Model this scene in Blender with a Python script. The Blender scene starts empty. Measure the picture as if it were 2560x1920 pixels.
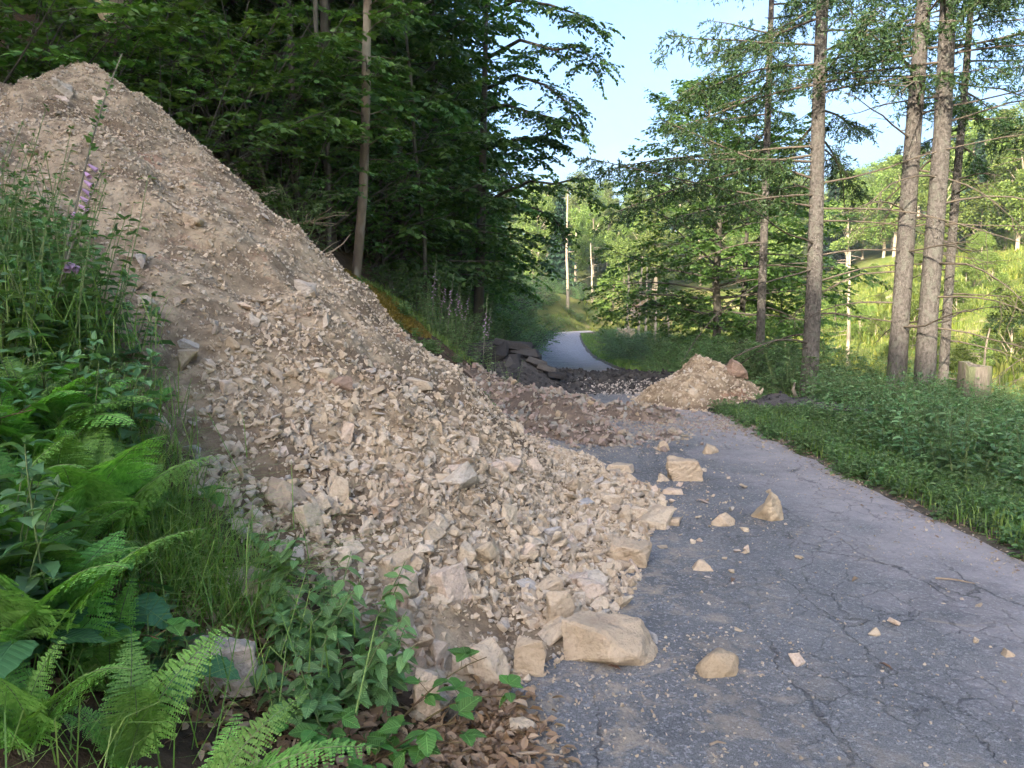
import bpy, bmesh, math, random
import numpy as np
from mathutils import Vector, Matrix, Euler

random.seed(11)
RNG = np.random.default_rng(11)
R = math.radians
scene = bpy.context.scene
COL = scene.collection

# ------------------------------------------------------------------ camera
CAM_H, PITCH, FPX = 1.6, R(5.7), 731.0
cam_d = bpy.data.cameras.new('camera')
cam_d.sensor_width = 36.0
cam_d.lens = 36.0 * FPX / 1024.0
cam_d.clip_start, cam_d.clip_end = 0.05, 3000
cam = bpy.data.objects.new('camera', cam_d)
COL.objects.link(cam)
cam.location = (0, 0, CAM_H)
cam.rotation_euler = (R(90) - PITCH, 0, 0)
scene.camera = cam

# ------------------------------------------------------------------ sky, sun, exposure
SUN_EL, SUN_AZ = R(22), R(210)          # azimuth from +Y clockwise: behind the camera, to the left
SKY_STRENGTH, SUN_STRENGTH, EXPOSURE = 0.15, 3.4, 2.22
world = bpy.data.worlds.new('World')
scene.world = world
world.use_nodes = True
wn = world.node_tree
wn.nodes.clear()
w_out = wn.nodes.new('ShaderNodeOutputWorld')
w_bg = wn.nodes.new('ShaderNodeBackground')
w_sky = wn.nodes.new('ShaderNodeTexSky')
w_sky.sky_type = 'NISHITA'
w_sky.sun_disc = False
w_sky.sun_elevation = SUN_EL
w_sky.sun_rotation = SUN_AZ
w_sky.altitude = 300
w_sky.air_density = 1.0
w_sky.dust_density = 9.5
w_sky.ozone_density = 4.2
# thin high veil of cloud, the same all over the sky
w_tc = wn.nodes.new('ShaderNodeTexCoord')
w_map = wn.nodes.new('ShaderNodeMapping')
w_map.inputs['Scale'].default_value = (1.2, 1.2, 4.0)
w_noise = wn.nodes.new('ShaderNodeTexNoise')
w_noise.inputs['Scale'].default_value = 2.2
w_noise.inputs['Detail'].default_value = 5
w_ramp = wn.nodes.new('ShaderNodeValToRGB')
w_ramp.color_ramp.elements[0].position = 0.5
w_ramp.color_ramp.elements[0].color = (0.0, 0.0, 0.0, 1)
w_ramp.color_ramp.elements[1].position = 0.75
w_ramp.color_ramp.elements[1].color = (0.22, 0.22, 0.22, 1)
w_mix = wn.nodes.new('ShaderNodeMix')
w_mix.data_type = 'RGBA'
w_mix.inputs['B'].default_value = (2.0, 2.3, 2.6, 1)
wn.links.new(w_tc.outputs['Generated'], w_map.inputs['Vector'])
wn.links.new(w_map.outputs['Vector'], w_noise.inputs['Vector'])
wn.links.new(w_noise.outputs['Fac'], w_ramp.inputs['Fac'])
wn.links.new(w_ramp.outputs['Color'], w_mix.inputs['Factor'])
wn.links.new(w_sky.outputs['Color'], w_mix.inputs['A'])
wn.links.new(w_mix.outputs['Result'], w_bg.inputs['Color'])
w_bg.inputs['Strength'].default_value = SKY_STRENGTH
wn.links.new(w_bg.outputs['Background'], w_out.inputs['Surface'])

sun_d = bpy.data.lights.new('sun', 'SUN')
sun_d.energy = SUN_STRENGTH
sun_d.angle = R(0.5)
sun_d.color = (1.0, 0.9, 0.72)
sun = bpy.data.objects.new('sun', sun_d)
COL.objects.link(sun)
_to_sun = Vector((math.sin(SUN_AZ) * math.cos(SUN_EL), math.cos(SUN_AZ) * math.cos(SUN_EL), math.sin(SUN_EL)))
sun.rotation_euler = _to_sun.to_track_quat('Z', 'Y').to_euler()
sun.location = (-30, -30, 40)

vs = scene.view_settings
vs.view_transform = 'Standard'
vs.look = 'None'
vs.exposure = EXPOSURE
vs.gamma = 1.0
vs.use_curve_mapping = False
scene.cycles.use_denoising = True
scene.cycles.max_bounces = 5
scene.cycles.diffuse_bounces = 3
scene.cycles.glossy_bounces = 1
scene.cycles.transmission_bounces = 3
scene.cycles.caustics_reflective = False
scene.cycles.caustics_refractive = False
scene.cycles.use_adaptive_sampling = True
scene.cycles.adaptive_threshold = 0.04
scene.cycles.transparent_max_bounces = 4
scene.cycles.sample_clamp_indirect = 6

# ------------------------------------------------------------------ numeric helpers
def sstep(a, b, x):
    t = np.clip((np.asarray(x, float) - a) / (b - a), 0, 1)
    return t * t * (3 - 2 * t)

def _hash(i, j, s):
    v = np.sin(i * 127.1 + j * 311.7 + s * 74.7) * 43758.5453
    return v - np.floor(v)

def vnoise(x, y, s=0):
    x = np.asarray(x, float); y = np.asarray(y, float)
    i, j = np.floor(x), np.floor(y)
    fx, fy = x - i, y - j
    fx = fx * fx * (3 - 2 * fx); fy = fy * fy * (3 - 2 * fy)
    a, b = _hash(i, j, s), _hash(i + 1, j, s)
    c, d = _hash(i, j + 1, s), _hash(i + 1, j + 1, s)
    return (a * (1 - fx) + b * fx) * (1 - fy) + (c * (1 - fx) + d * fx) * fy - 0.5

def fbm(x, y, s=0, o=4, g=0.5):
    r, a = 0.0, 1.0
    for k in range(o):
        r = r + a * vnoise(x * 2 ** k, y * 2 ** k, s + 13 * k)
        a *= g
    return r

def ray(px, py):
    X, Y = (px - 512) / FPX, -(py - 384) / FPX
    ca, sa = math.cos(PITCH), math.sin(PITCH)
    return np.array([X, ca + Y * sa, -sa + Y * ca])

def unproject(px, py, z=0.0):
    d = ray(px, py)
    t = (z - CAM_H) / d[2]
    return float(d[0] * t), float(d[1] * t), float(t)

# ------------------------------------------------------------------ terrain shape
def road_z(y):
    return -0.7 * sstep(10, 42, y)

def road_x(y):
    y = np.minimum(np.asarray(y, float), 92)
    return 1.75 + 0.95 * (np.clip(y - 15, 0, None) / 26) ** 1.6 + 0.03 * np.clip(y - 75, 0, None) ** 2

ROAD_HALF = 1.55
def left_half(y):
    return ROAD_HALF + 0.24 * (1 - sstep(3, 9, y))

def terrain(x, y, fine=True):
    x = np.asarray(x, float); y = np.asarray(y, float)
    zr, xm = road_z(y), road_x(y)
    u = (xm - left_half(y)) - x
    v = x - (xm + ROAD_HALF)
    # left bank and hill
    s = 0.6 - 0.14 * sstep(4.5, 6.5, y) + 0.36 * sstep(9, 13, y)
    wd = 3 + 4.5 * sstep(4, 6, y) * (1 - sstep(9.5, 13, y))
    up = np.clip(u - 0.3, 0, None)
    cap = 48 - 34 * sstep(10, 50, y) - 9 * sstep(60, 95, y)
    hill = s * np.minimum(up, wd) + (0.9 + 0.42 * sstep(8, -12, y)) * np.clip(up - wd, 0, None)  # hill raised and steepened behind the camera, out of view, to block the sun
    hill = cap * np.tanh(hill / cap)
    # right verge, drop and the opposite slope
    drop = -0.07 * np.clip(v, 0, 5) - 0.42 * np.clip(v - 5, 0, 7)
    opp = 0.36 * (x - 19) - 3.3
    opp = np.where(opp > 26, 26 + 4 * np.tanh((opp - 26) / 10), opp)
    k = 1.2
    right = np.logaddexp(drop / k, opp / k) * k
    z = zr + np.where(u > 0, hill, 0) + np.where(v > 0, np.where(v < 2, drop, right), 0)
    end = 34 * np.tanh(np.clip(y - 100, 0, None) * 0.24 / 34) + 0.03 * np.clip(x, -50, 150)
    z = np.where(y > 100, np.maximum(z, zr + end), z)
    off = np.maximum(u, v)
    z = z - 0.035 * (1 - sstep(-0.15, 0.05, off)) + 0.02 * sstep(0.0, 0.2, off)
    if fine:
        far = sstep(0.1, 1.0, off)
        z = z + far * (0.16 * fbm(x * 0.9, y * 0.9, 3) + 0.03 * fbm(x * 5, y * 5, 8, 2)) + sstep(6, 20, off) * 0.7 * fbm(x * 0.15, y * 0.15, 5)
    return z

def ground_z(x, y):
    return float(terrain(np.array([x]), np.array([y]))[0])

# ------------------------------------------------------------------ materials
def node(nt, t, ins=None, **props):
    n = nt.nodes.new(t)
    for k, v in props.items():
        setattr(n, k, v)
    for k, v in (ins or {}).items():
        s = n.inputs[k]
        if isinstance(v, bpy.types.NodeSocket):
            nt.links.new(v, s)
        elif hasattr(s.default_value, '__len__') and not isinstance(v, (tuple, list)):
            s.default_value = (v, v, v)
        else:
            s.default_value = tuple(v) + (1,) if s.type == 'RGBA' and len(v) == 3 else v
    return n

def ramp(nt, fac, stops):
    n = node(nt, 'ShaderNodeValToRGB', {'Fac': fac})
    cr = n.color_ramp
    while len(cr.elements) < len(stops):
        cr.elements.new(0.5)
    for e, (p, c) in zip(cr.elements, stops):
        e.position = p
        e.color = (tuple(c) + (1,)) if hasattr(c, '__len__') else (c, c, c, 1)
    return n.outputs['Color']

def mixc(nt, f, a, b, mode='MIX'):
    n = node(nt, 'ShaderNodeMix', {'Factor': f}, data_type='RGBA', blend_type=mode)
    for s, v in ((n.inputs['A'], a), (n.inputs['B'], b)):
        if isinstance(v, bpy.types.NodeSocket):
            nt.links.new(v, s)
        else:
            s.default_value = tuple(v) + (1,)
    return n.outputs['Result']

def math_n(nt, op, a, b=0.0):
    n = node(nt, 'ShaderNodeMath', {0: a, 1: b}, operation=op)
    return n.outputs[0]

def new_mat(name):
    m = bpy.data.materials.new(name)
    m.use_nodes = True
    nt = m.node_tree
    nt.nodes.clear()
    out = nt.nodes.new('ShaderNodeOutputMaterial')
    return m, nt, out

def noise_t(nt, vec, scale, detail=4, rough=0.55, dist=0.0):
    return node(nt, 'ShaderNodeTexNoise', {'Vector': vec, 'Scale': scale, 'Detail': detail, 'Roughness': rough, 'Distortion': dist}).outputs['Fac']

def bump(nt, h, strength, dist, prev=None):
    ins = {'Height': h, 'Strength': strength, 'Distance': dist}
    if prev is not None:
        ins['Normal'] = prev
    return node(nt, 'ShaderNodeBump', ins).outputs['Normal']

def leaf_material(name, dark, mid, light, transl=0.35, rough=0.5, spec=0.3, obj_var=0.5, veins=0):
    m, nt, out = new_mat(name)
    geo = node(nt, 'ShaderNodeNewGeometry')
    oi = node(nt, 'ShaderNodeObjectInfo')
    col = ramp(nt, geo.outputs['Random Per Island'], [(0.0, dark), (0.5, mid), (1.0, light)])
    val = node(nt, 'ShaderNodeMapRange', {'Value': oi.outputs['Random'], 'To Min': 1 - obj_var * 0.5, 'To Max': 1 + obj_var * 0.5}).outputs[0]
    hue = node(nt, 'ShaderNodeMapRange', {'Value': oi.outputs['Random'], 'To Min': 0.485, 'To Max': 0.512}).outputs[0]
    col = node(nt, 'ShaderNodeHueSaturation', {'Color': col, 'Value': val, 'Hue': hue}).outputs[0]
    nrm = None
    if veins:
        sx = node(nt, 'ShaderNodeSeparateXYZ', {'Vector': node(nt, 'ShaderNodeTexCoord').outputs['Object']})
        ay = math_n(nt, 'ABSOLUTE', sx.outputs['Y'])
        ph = math_n(nt, 'FRACT', math_n(nt, 'MULTIPLY', math_n(nt, 'SUBTRACT', sx.outputs['X'], math_n(nt, 'MULTIPLY', ay, 0.8)), veins))
        rib = math_n(nt, 'ABSOLUTE', math_n(nt, 'SUBTRACT', ph, 0.5))
        vein = node(nt, 'ShaderNodeMapRange', {'Value': rib, 'From Min': 0.0, 'From Max': 0.12, 'To Min': 1.0, 'To Max': 0.0}).outputs[0]
        mid_r = node(nt, 'ShaderNodeMapRange', {'Value': ay, 'From Min': 0.0006, 'From Max': 0.0022, 'To Min': 1.0, 'To Max': 0.0}).outputs[0]
        vein = math_n(nt, 'MAXIMUM', math_n(nt, 'MULTIPLY', vein, 0.6), mid_r)
        col = mixc(nt, math_n(nt, 'MULTIPLY', vein, 0.5), col, tuple(min(1, c * 1.9 + .03) for c in light))
        blot = noise_t(nt, node(nt, 'ShaderNodeNewGeometry').outputs['Position'], 45, 4, 0.7)
        col = mixc(nt, ramp(nt, blot, [(0.62, 0.0), (0.72, 0.5)]), col, (0.16, 0.12, 0.05))
        nrm = bump(nt, math_n(nt, 'ADD', rib, math_n(nt, 'MULTIPLY', mid_r, -1.0)), 0.7, 0.004)
    p = node(nt, 'ShaderNodeBsdfPrincipled', {'Base Color': col, 'Roughness': rough, 'Specular IOR Level': spec})
    if nrm is not None: nt.links.new(nrm, p.inputs['Normal'])
    tcol = mixc(nt, 1.0, col, (1.5, 1.6, 0.5), 'MULTIPLY')
    t = node(nt, 'ShaderNodeBsdfTranslucent', {'Color': tcol})
    mx = node(nt, 'ShaderNodeMixShader', {0: transl, 1: p.outputs[0], 2: t.outputs[0]})
    nt.links.new(mx.outputs[0], out.inputs['Surface'])
    return m

def simple_material(name, c1, c2, scale=8, rough=0.85, bump_s=0.5, bump_d=0.01, stretch=(1, 1, 1), c3=None):
    m, nt, out = new_mat(name)
    tc = node(nt, 'ShaderNodeTexCoord')
    mp = node(nt, 'ShaderNodeMapping', {'Vector': tc.outputs['Object'], 'Scale': stretch}).outputs[0]
    n1 = noise_t(nt, mp, scale, 5)
    n2 = noise_t(nt, mp, scale * 5, 3)
    col = ramp(nt, n1, [(0.3, c1), (0.7, c2)])
    if c3 is not None:
        col = mixc(nt, ramp(nt, noise_t(nt, mp, scale * 0.35, 4), [(0.52, 0.0), (0.62, 1.0)]), col, c3)
    nb = bump(nt, n1, bump_s, bump_d * 2)
    nb = bump(nt, n2, bump_s, bump_d, nb)
    p = node(nt, 'ShaderNodeBsdfPrincipled', {'Base Color': col, 'Roughness': rough, 'Specular IOR Level': 0.2, 'Normal': nb})
    nt.links.new(p.outputs[0], out.inputs['Surface'])
    return m

def stone_material(name, stops, dust, dust_amt=0.6, bump_d=0.012, stain=1.0):
    m, nt, out = new_mat(name)
    geo = node(nt, 'ShaderNodeNewGeometry')
    oi = node(nt, 'ShaderNodeObjectInfo')
    f = math_n(nt, 'FRACT', math_n(nt, 'ADD', geo.outputs['Random Per Island'], oi.outputs['Random']))
    base = ramp(nt, f, stops)
    pos = geo.outputs['Position']
    n1 = noise_t(nt, pos, 9, 5, 0.6)
    n2 = noise_t(nt, pos, 55, 4, 0.65)
    n3 = noise_t(nt, pos, 2.2, 3)
    dm = math_n(nt, 'MULTIPLY', ramp(nt, n1, [(0.32, 0.15), (0.62, 1.0)]), dust_amt)
    col = mixc(nt, dm, base, dust)
    col = mixc(nt, ramp(nt, n2, [(0.3, 0.35), (0.5, 0.0)]), col, tuple(c * stain for c in (0.12, 0.085, 0.055)))
    col = mixc(nt, ramp(nt, n3, [(0.60, 0.0), (0.72, 0.45)]), col, tuple(c * stain for c in (0.30, 0.17, 0.11)))
    wv = node(nt, 'ShaderNodeMapping', {'Vector': node(nt, 'ShaderNodeTexCoord').outputs['Object'], 'Rotation': (0.5, 0.35, 0.0), 'Scale': (3.0, 3.0, 14.0)}).outputs[0]
    n4 = noise_t(nt, wv, 1.0, 3)
    col = mixc(nt, ramp(nt, n4, [(0.36, 0.22), (0.5, 0.0)]), col, tuple(c * stain for c in (0.24, 0.18, 0.125)))
    nb = bump(nt, n1, 0.8, bump_d * 3.0)
    nb = bump(nt, n2, 0.9, bump_d * 1.0, nb)
    p = node(nt, 'ShaderNodeBsdfPrincipled', {'Base Color': col, 'Roughness': 0.92, 'Specular IOR Level': 0.15, 'Normal': nb})
    nt.links.new(p.outputs[0], out.inputs['Surface'])
    return m

M = {}
M['stone'] = stone_material('pale_shale', [(0.0, (0.55, 0.44, 0.325)), (0.2, (0.36, 0.275, 0.195)), (0.45, (0.47, 0.375, 0.28)), (0.70, (0.56, 0.46, 0.365)), (0.84, (0.40, 0.36, 0.32)), (0.92, (0.29, 0.21, 0.145)), (1.0, (0.49, 0.38, 0.265))], (0.48, 0.378, 0.262), 0.42)
M['grey_stone'] = stone_material('grey_shale', [(0.0, (0.36, 0.34, 0.32)), (0.5, (0.45, 0.40, 0.37)), (1.0, (0.31, 0.31, 0.32))], (0.48, 0.375, 0.275), 0.4)
M['lilac_stone'] = stone_material('lilac_shale', [(0.0, (0.52, 0.41, 0.35)), (0.5, (0.55, 0.42, 0.32)), (1.0, (0.46, 0.385, 0.36))], (0.53, 0.40, 0.28), 0.5)
M['purple_stone'] = stone_material('purple_shale', [(0.0, (0.21, 0.155, 0.135)), (0.3, (0.31, 0.225, 0.19)), (0.55, (0.27, 0.25, 0.22)), (0.72, (0.36, 0.27, 0.18)), (0.9, (0.22, 0.23, 0.21)), (1.0, (0.36, 0.29, 0.24))], (0.32, 0.25, 0.18), 0.15, 0.012, 0.6)
M['asphalt_chunk'] = stone_material('broken_asphalt', [(0.0, (0.022, 0.021, 0.022)), (0.6, (0.045, 0.043, 0.045)), (1.0, (0.085, 0.077, 0.072))], (0.085, 0.075, 0.066), 0.2, 0.012, 0.2)
M['brown_stone'] = stone_material('brown_shale', [(0.0, (0.37, 0.275, 0.18)), (0.5, (0.43, 0.33, 0.22)), (1.0, (0.33, 0.245, 0.165))], (0.42, 0.32, 0.21), 0.4)
M['tan_stone'] = stone_material('tan_shale', [(0.0, (0.46, 0.35, 0.245)), (0.5, (0.41, 0.31, 0.215)), (1.0, (0.49, 0.385, 0.285))], (0.45, 0.35, 0.245), 0.4)
M['red_stone'] = stone_material('reddish_shale', [(0.0, (0.24, 0.15, 0.11)), (1.0, (0.30, 0.20, 0.15))], (0.38, 0.28, 0.2), 0.3)

def earth_material(name, dust, brown, red, dust_bias=0.45):
    m, nt, out = new_mat(name)
    geo = node(nt, 'ShaderNodeNewGeometry')
    pos = geo.outputs['Position']
    big = noise_t(nt, pos, 0.75, 5, 0.6, 0.4)
    mid = noise_t(nt, pos, 7, 5, 0.65)
    fine = noise_t(nt, pos, 38, 5, 0.7)
    col = mixc(nt, ramp(nt, big, [(dust_bias, 0.0), (dust_bias + 0.16, 1.0)]), dust, brown)
    col = mixc(nt, ramp(nt, mid, [(0.40, 0.85), (0.58, 0.0)]), col, brown)
    col = mixc(nt, ramp(nt, noise_t(nt, pos, 1.3, 5, 0.7, 0.6), [(0.60, 0.0), (0.70, 0.75)]), col, red)
    nb = bump(nt, mid, 0.8, 0.05)
    nb = bump(nt, fine, 0.9, 0.018, nb)
    p = node(nt, 'ShaderNodeBsdfPrincipled', {'Base Color': col, 'Roughness': 0.95, 'Specular IOR Level': 0.1, 'Normal': nb})
    nt.links.new(p.outputs[0], out.inputs['Surface'])
    return m
M['earth'] = earth_material('spoil_earth', (0.395, 0.30, 0.20), (0.155, 0.108, 0.070), (0.30, 0.155, 0.10), 0.44)
M['purple_earth'] = earth_material('purple_earth', (0.21, 0.155, 0.115), (0.10, 0.075, 0.06), (0.20, 0.13, 0.075), 0.46)
M['dark_earth'] = earth_material('asphalt_earth', (0.085, 0.076, 0.072), (0.04, 0.036, 0.035), (0.11, 0.08, 0.062), 0.48)

def asphalt_material():
    m, nt, out = new_mat('old_asphalt')
    geo = node(nt, 'ShaderNodeNewGeometry')
    pos = geo.outputs['Position']
    sep = node(nt, 'ShaderNodeSeparateXYZ', {'Vector': pos})
    X = sep.outputs['X']
    grain = noise_t(nt, pos, 170, 2, 0.7)
    grit = node(nt, 'ShaderNodeTexVoronoi', {'Vector': pos, 'Scale': 80}).outputs['Color']
    gsep = node(nt, 'ShaderNodeSeparateColor', {'Color': grit}).outputs[0]
    big = noise_t(nt, pos, 0.9, 5, 0.6)
    base = ramp(nt, big, [(0.3, (0.108, 0.104, 0.104)), (0.48, (0.162, 0.156, 0.155)), (0.74, (0.228, 0.219, 0.215))])
    base = mixc(nt, ramp(nt, gsep, [(0.70, 0.0), (0.92, 0.75)]), base, (0.33, 0.32, 0.315))
    base = mixc(nt, ramp(nt, grain, [(0.35, 0.8), (0.55, 0.0)]), base, (0.055, 0.054, 0.056))
    # worn pale band of fine dust along the right edge
    wob = math_n(nt, 'MULTIPLY', math_n(nt, 'SUBTRACT', noise_t(nt, pos, 1.6, 5, 0.65), 0.5), 2.6)
    edge = node(nt, 'ShaderNodeMapRange', {'Value': math_n(nt, 'ADD', X, wob), 'From Min': 1.9, 'From Max': 3.1}).outputs[0]
    base = mixc(nt, math_n(nt, 'MULTIPLY', edge, math_n(nt, 'ADD', 0.35, math_n(nt, 'MULTIPLY', noise_t(nt, pos, 9, 5, 0.7), 0.9))), base, (0.37, 0.32, 0.31))
    # tan dust trodden out from the heaps along the left half
    lef = node(nt, 'ShaderNodeMapRange', {'Value': math_n(nt, 'ADD', X, wob), 'From Min': 1.9, 'From Max': 0.2}).outputs[0]
    tanm = math_n(nt, 'MULTIPLY', lef, ramp(nt, noise_t(nt, pos, 5.5, 6, 0.7, 0.5), [(0.50, 0.0), (0.60, 0.85)]))
    base = mixc(nt, tanm, base, (0.33, 0.265, 0.195))
    spots = math_n(nt, 'MULTIPLY', ramp(nt, noise_t(nt, pos, 2.7, 6, 0.75, 1.0), [(0.60, 0.0), (0.66, 0.75)]), 0.9)
    base = mixc(nt, spots, base, (0.30, 0.245, 0.19))
    # long cracks running with the road
    mp = node(nt, 'ShaderNodeMapping', {'Vector': pos, 'Scale': (1.25, 0.33, 1.0), 'Rotation': (0, 0, R(-14))}).outputs[0]
    nz = node(nt, 'ShaderNodeTexNoise', {'Vector': pos, 'Scale': 2.3, 'Detail': 6, 'Roughness': 0.65})
    warp = node(nt, 'ShaderNodeVectorMath', {0: nz.outputs['Color'], 1: (0.42, 0.42, 0.0)}, operation='MULTIPLY').outputs[0]
    mp = node(nt, 'ShaderNodeVectorMath', {0: mp, 1: warp}, operation='ADD').outputs[0]
    vor = node(nt, 'ShaderNodeTexVoronoi', {'Vector': mp, 'Scale': 1.25}, feature='DISTANCE_TO_EDGE').outputs['Distance']
    wid = node(nt, 'ShaderNodeMapRange', {'Value': noise_t(nt, pos, 1.1, 3), 'From Min': 0.48, 'From Max': 0.66, 'To Min': -0.006, 'To Max': 0.008}).outputs[0]
    crack = node(nt, 'ShaderNodeMapRange', {'Value': math_n(nt, 'SUBTRACT', vor, wid), 'From Min': 0.0, 'From Max': 0.010, 'To Min': 1.0, 'To Max': 0.0}).outputs[0]
    mp2 = node(nt, 'ShaderNodeVectorMath', {0: pos, 1: warp}, operation='ADD').outputs[0]
    vor2 = node(nt, 'ShaderNodeTexVoronoi', {'Vector': mp2, 'Scale': 4.6}, feature='DISTANCE_TO_EDGE').outputs['Distance']
    fine = node(nt, 'ShaderNodeMapRange', {'Value': vor2, 'From Min': 0.0, 'From Max': 0.03, 'To Min': 1.0, 'To Max': 0.0}).outputs[0]
    fine = math_n(nt, 'MULTIPLY', fine, ramp(nt, noise_t(nt, pos, 0.8, 4), [(0.45, 0.0), (0.58, 0.8)]))
    crack = math_n(nt, 'MAXIMUM', crack, fine)
    base = mixc(nt, math_n(nt, 'MULTIPLY', crack, math_n(nt, 'ADD', 0.1, math_n(nt, 'MULTIPLY', noise_t(nt, pos, 7, 4, 0.7), 1.1))), base, (0.055, 0.05, 0.048))
    h = math_n(nt, 'SUBTRACT', math_n(nt, 'MULTIPLY', grain, 0.35), crack)
    nb = bump(nt, noise_t(nt, pos, 1.7, 4), 0.6, 0.10)
    nb = bump(nt, h, 0.8, 0.012, nb)
    nb = bump(nt, noise_t(nt, pos, 28, 4, 0.7), 0.7, 0.02, nb)
    nb = bump(nt, gsep, 0.6, 0.009, nb)
    p = node(nt, 'ShaderNodeBsdfPrincipled', {'Base Color': base, 'Roughness': 0.78, 'Specular IOR Level': 0.35, 'Normal': nb})
    nt.links.new(p.outputs[0], out.inputs['Surface'])
    return m
M['asphalt'] = asphalt_material()

def ground_material():
    m, nt, out = new_mat('valley_ground')
    geo = node(nt, 'ShaderNodeNewGeometry')
    pos = geo.outputs['Position']
    att = node(nt, 'ShaderNodeVertexColor', layer_name='zone')
    s = node(nt, 'ShaderNodeSeparateColor', {'Color': att.outputs['Color']})
    n1 = noise_t(nt, pos, 0.35, 6, 0.65)
    n2 = noise_t(nt, pos, 6, 6, 0.7)
    n3 = noise_t(nt, pos, 40, 4, 0.7)
    litter = ramp(nt, n2, [(0.3, (0.035, 0.026, 0.018)), (0.5, (0.085, 0.055, 0.035)), (0.7, (0.15, 0.10, 0.065))])
    meadow = ramp(nt, n1, [(0.3, (0.075, 0.115, 0.022)), (0.46, (0.135, 0.17, 0.033)), (0.58, (0.19, 0.195, 0.055)), (0.66, (0.33, 0.25, 0.14))])
    verge = ramp(nt, n2, [(0.35, (0.075, 0.062, 0.045)), (0.6, (0.15, 0.125, 0.095)), (0.7, (0.22, 0.185, 0.15))])
    wood = ramp(nt, n1, [(0.3, (0.025, 0.04, 0.012)), (0.7, (0.06, 0.07, 0.025))])
    col = mixc(nt, s.outputs[0], litter, meadow)
    col = mixc(nt, s.outputs[1], col, verge)
    col = mixc(nt, s.outputs[2], col, wood)
    nb = bump(nt, n2, 0.8, 0.06)
    nb = bump(nt, n3, 0.8, 0.02, nb)
    p = node(nt, 'ShaderNodeBsdfPrincipled', {'Base Color': col, 'Roughness': 0.95, 'Specular IOR Level': 0.1, 'Normal': nb})
    nt.links.new(p.outputs[0], out.inputs['Surface'])
    return m
M['ground'] = ground_material()

M['beech_leaf'] = leaf_material('forest_leaf', (0.030, 0.075, 0.024), (0.050, 0.112, 0.032), (0.090, 0.165, 0.045), 0.38)
M['oak_leaf'] = leaf_material('oak_leaf', (0.048, 0.105, 0.026), (0.078, 0.155, 0.038), (0.120, 0.200, 0.052), 0.38)
M['shrub_leaf'] = leaf_material('shrub_leaf', (0.040, 0.092, 0.030), (0.066, 0.135, 0.040), (0.110, 0.190, 0.058), 0.36)
M['far_leaf'] = leaf_material('far_leaf', (0.085, 0.135, 0.030), (0.145, 0.205, 0.044), (0.215, 0.265, 0.065), 0.32, obj_var=0.6)
M['far_needle'] = leaf_material('far_needle', (0.018, 0.040, 0.024), (0.028, 0.058, 0.030), (0.04, 0.075, 0.036), 0.15)
M['herb_leaf'] = leaf_material('herb_leaf', (0.060, 0.115, 0.042), (0.095, 0.165, 0.060), (0.155, 0.235, 0.100), 0.35)
M['nettle_leaf'] = leaf_material('nettle_leaf', (0.065, 0.135, 0.058), (0.105, 0.195, 0.082), (0.180, 0.280, 0.135), 0.3)
M['fern_leaf'] = leaf_material('fern_leaf', (0.135, 0.290, 0.060), (0.180, 0.355, 0.078), (0.240, 0.425, 0.110), 0.35, obj_var=0.55)
M['bramble_leaf'] = leaf_material('bramble_leaf', (0.060, 0.160, 0.032), (0.085, 0.205, 0.040), (0.120, 0.250, 0.060), 0.3, obj_var=0.7, veins=110)
M['broad_leaf'] = leaf_material('broad_leaf', (0.040, 0.120, 0.048), (0.055, 0.145, 0.058), (0.075, 0.175, 0.070), 0.25, obj_var=0.6, veins=48)
M['lance_leaf'] = leaf_material('lance_leaf', (0.095, 0.190, 0.065), (0.130, 0.235, 0.082), (0.180, 0.290, 0.115), 0.3, obj_var=0.6, veins=90)
M['grass'] = leaf_material('grass_blade', (0.075, 0.135, 0.028), (0.125, 0.200, 0.042), (0.230, 0.275, 0.085), 0.35)
M['seed'] = leaf_material('seed_head', (0.30, 0.27, 0.17), (0.38, 0.34, 0.22), (0.48, 0.44, 0.32), 0.2)
M['meadow_blade'] = leaf_material('meadow_blade', (0.080, 0.125, 0.020), (0.155, 0.200, 0.030), (0.300, 0.290, 0.075), 0.35)
M['needle'] = leaf_material('spruce_needle', (0.022, 0.052, 0.020), (0.038, 0.078, 0.026), (0.070, 0.115, 0.036), 0.2)
M['petal'] = leaf_material('foxglove_bell', (0.36, 0.20, 0.42), (0.40, 0.25, 0.46), (0.46, 0.33, 0.50), 0.3)
M['litter'] = leaf_material('dead_leaf', (0.13, 0.075, 0.045), (0.23, 0.14, 0.085), (0.36, 0.25, 0.17), 0.15)
M['moss'] = leaf_material('moss_tuft', (0.13, 0.105, 0.018), (0.23, 0.165, 0.03), (0.30, 0.20, 0.06), 0.2)
M['stem'] = simple_material('green_stem', (0.10, 0.15, 0.05), (0.16, 0.19, 0.08), 20, 0.7, 0.2, 0.002)
M['purple_stem'] = simple_material('foxglove_stem', (0.16, 0.15, 0.11), (0.24, 0.21, 0.17), 20, 0.7, 0.2, 0.002)
M['bramble_cane'] = simple_material('bramble_cane', (0.10, 0.05, 0.035), (0.13, 0.11, 0.04), 15, 0.6, 0.2, 0.002)
M['spruce_bark'] = simple_material('spruce_bark', (0.10, 0.085, 0.075), (0.25, 0.22, 0.195), 15, 0.92, 1.0, 0.05, (1.6, 1.6, 1.0), (0.20, 0.19, 0.16))
M['dead_branch'] = simple_material('dead_branch', (0.07, 0.055, 0.042), (0.13, 0.105, 0.08), 20, 0.9, 0.4, 0.004)
M['beech_bark'] = simple_material('forest_bark', (0.055, 0.05, 0.04), (0.12, 0.105, 0.085), 6, 0.9, 0.6, 0.012, (1, 1, 0.35))
M['pale_bark'] = simple_material('pale_bark', (0.075, 0.055, 0.038), (0.16, 0.125, 0.088), 5, 0.9, 0.9, 0.016, (1, 1, 0.35), (0.25, 0.22, 0.175))
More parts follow.
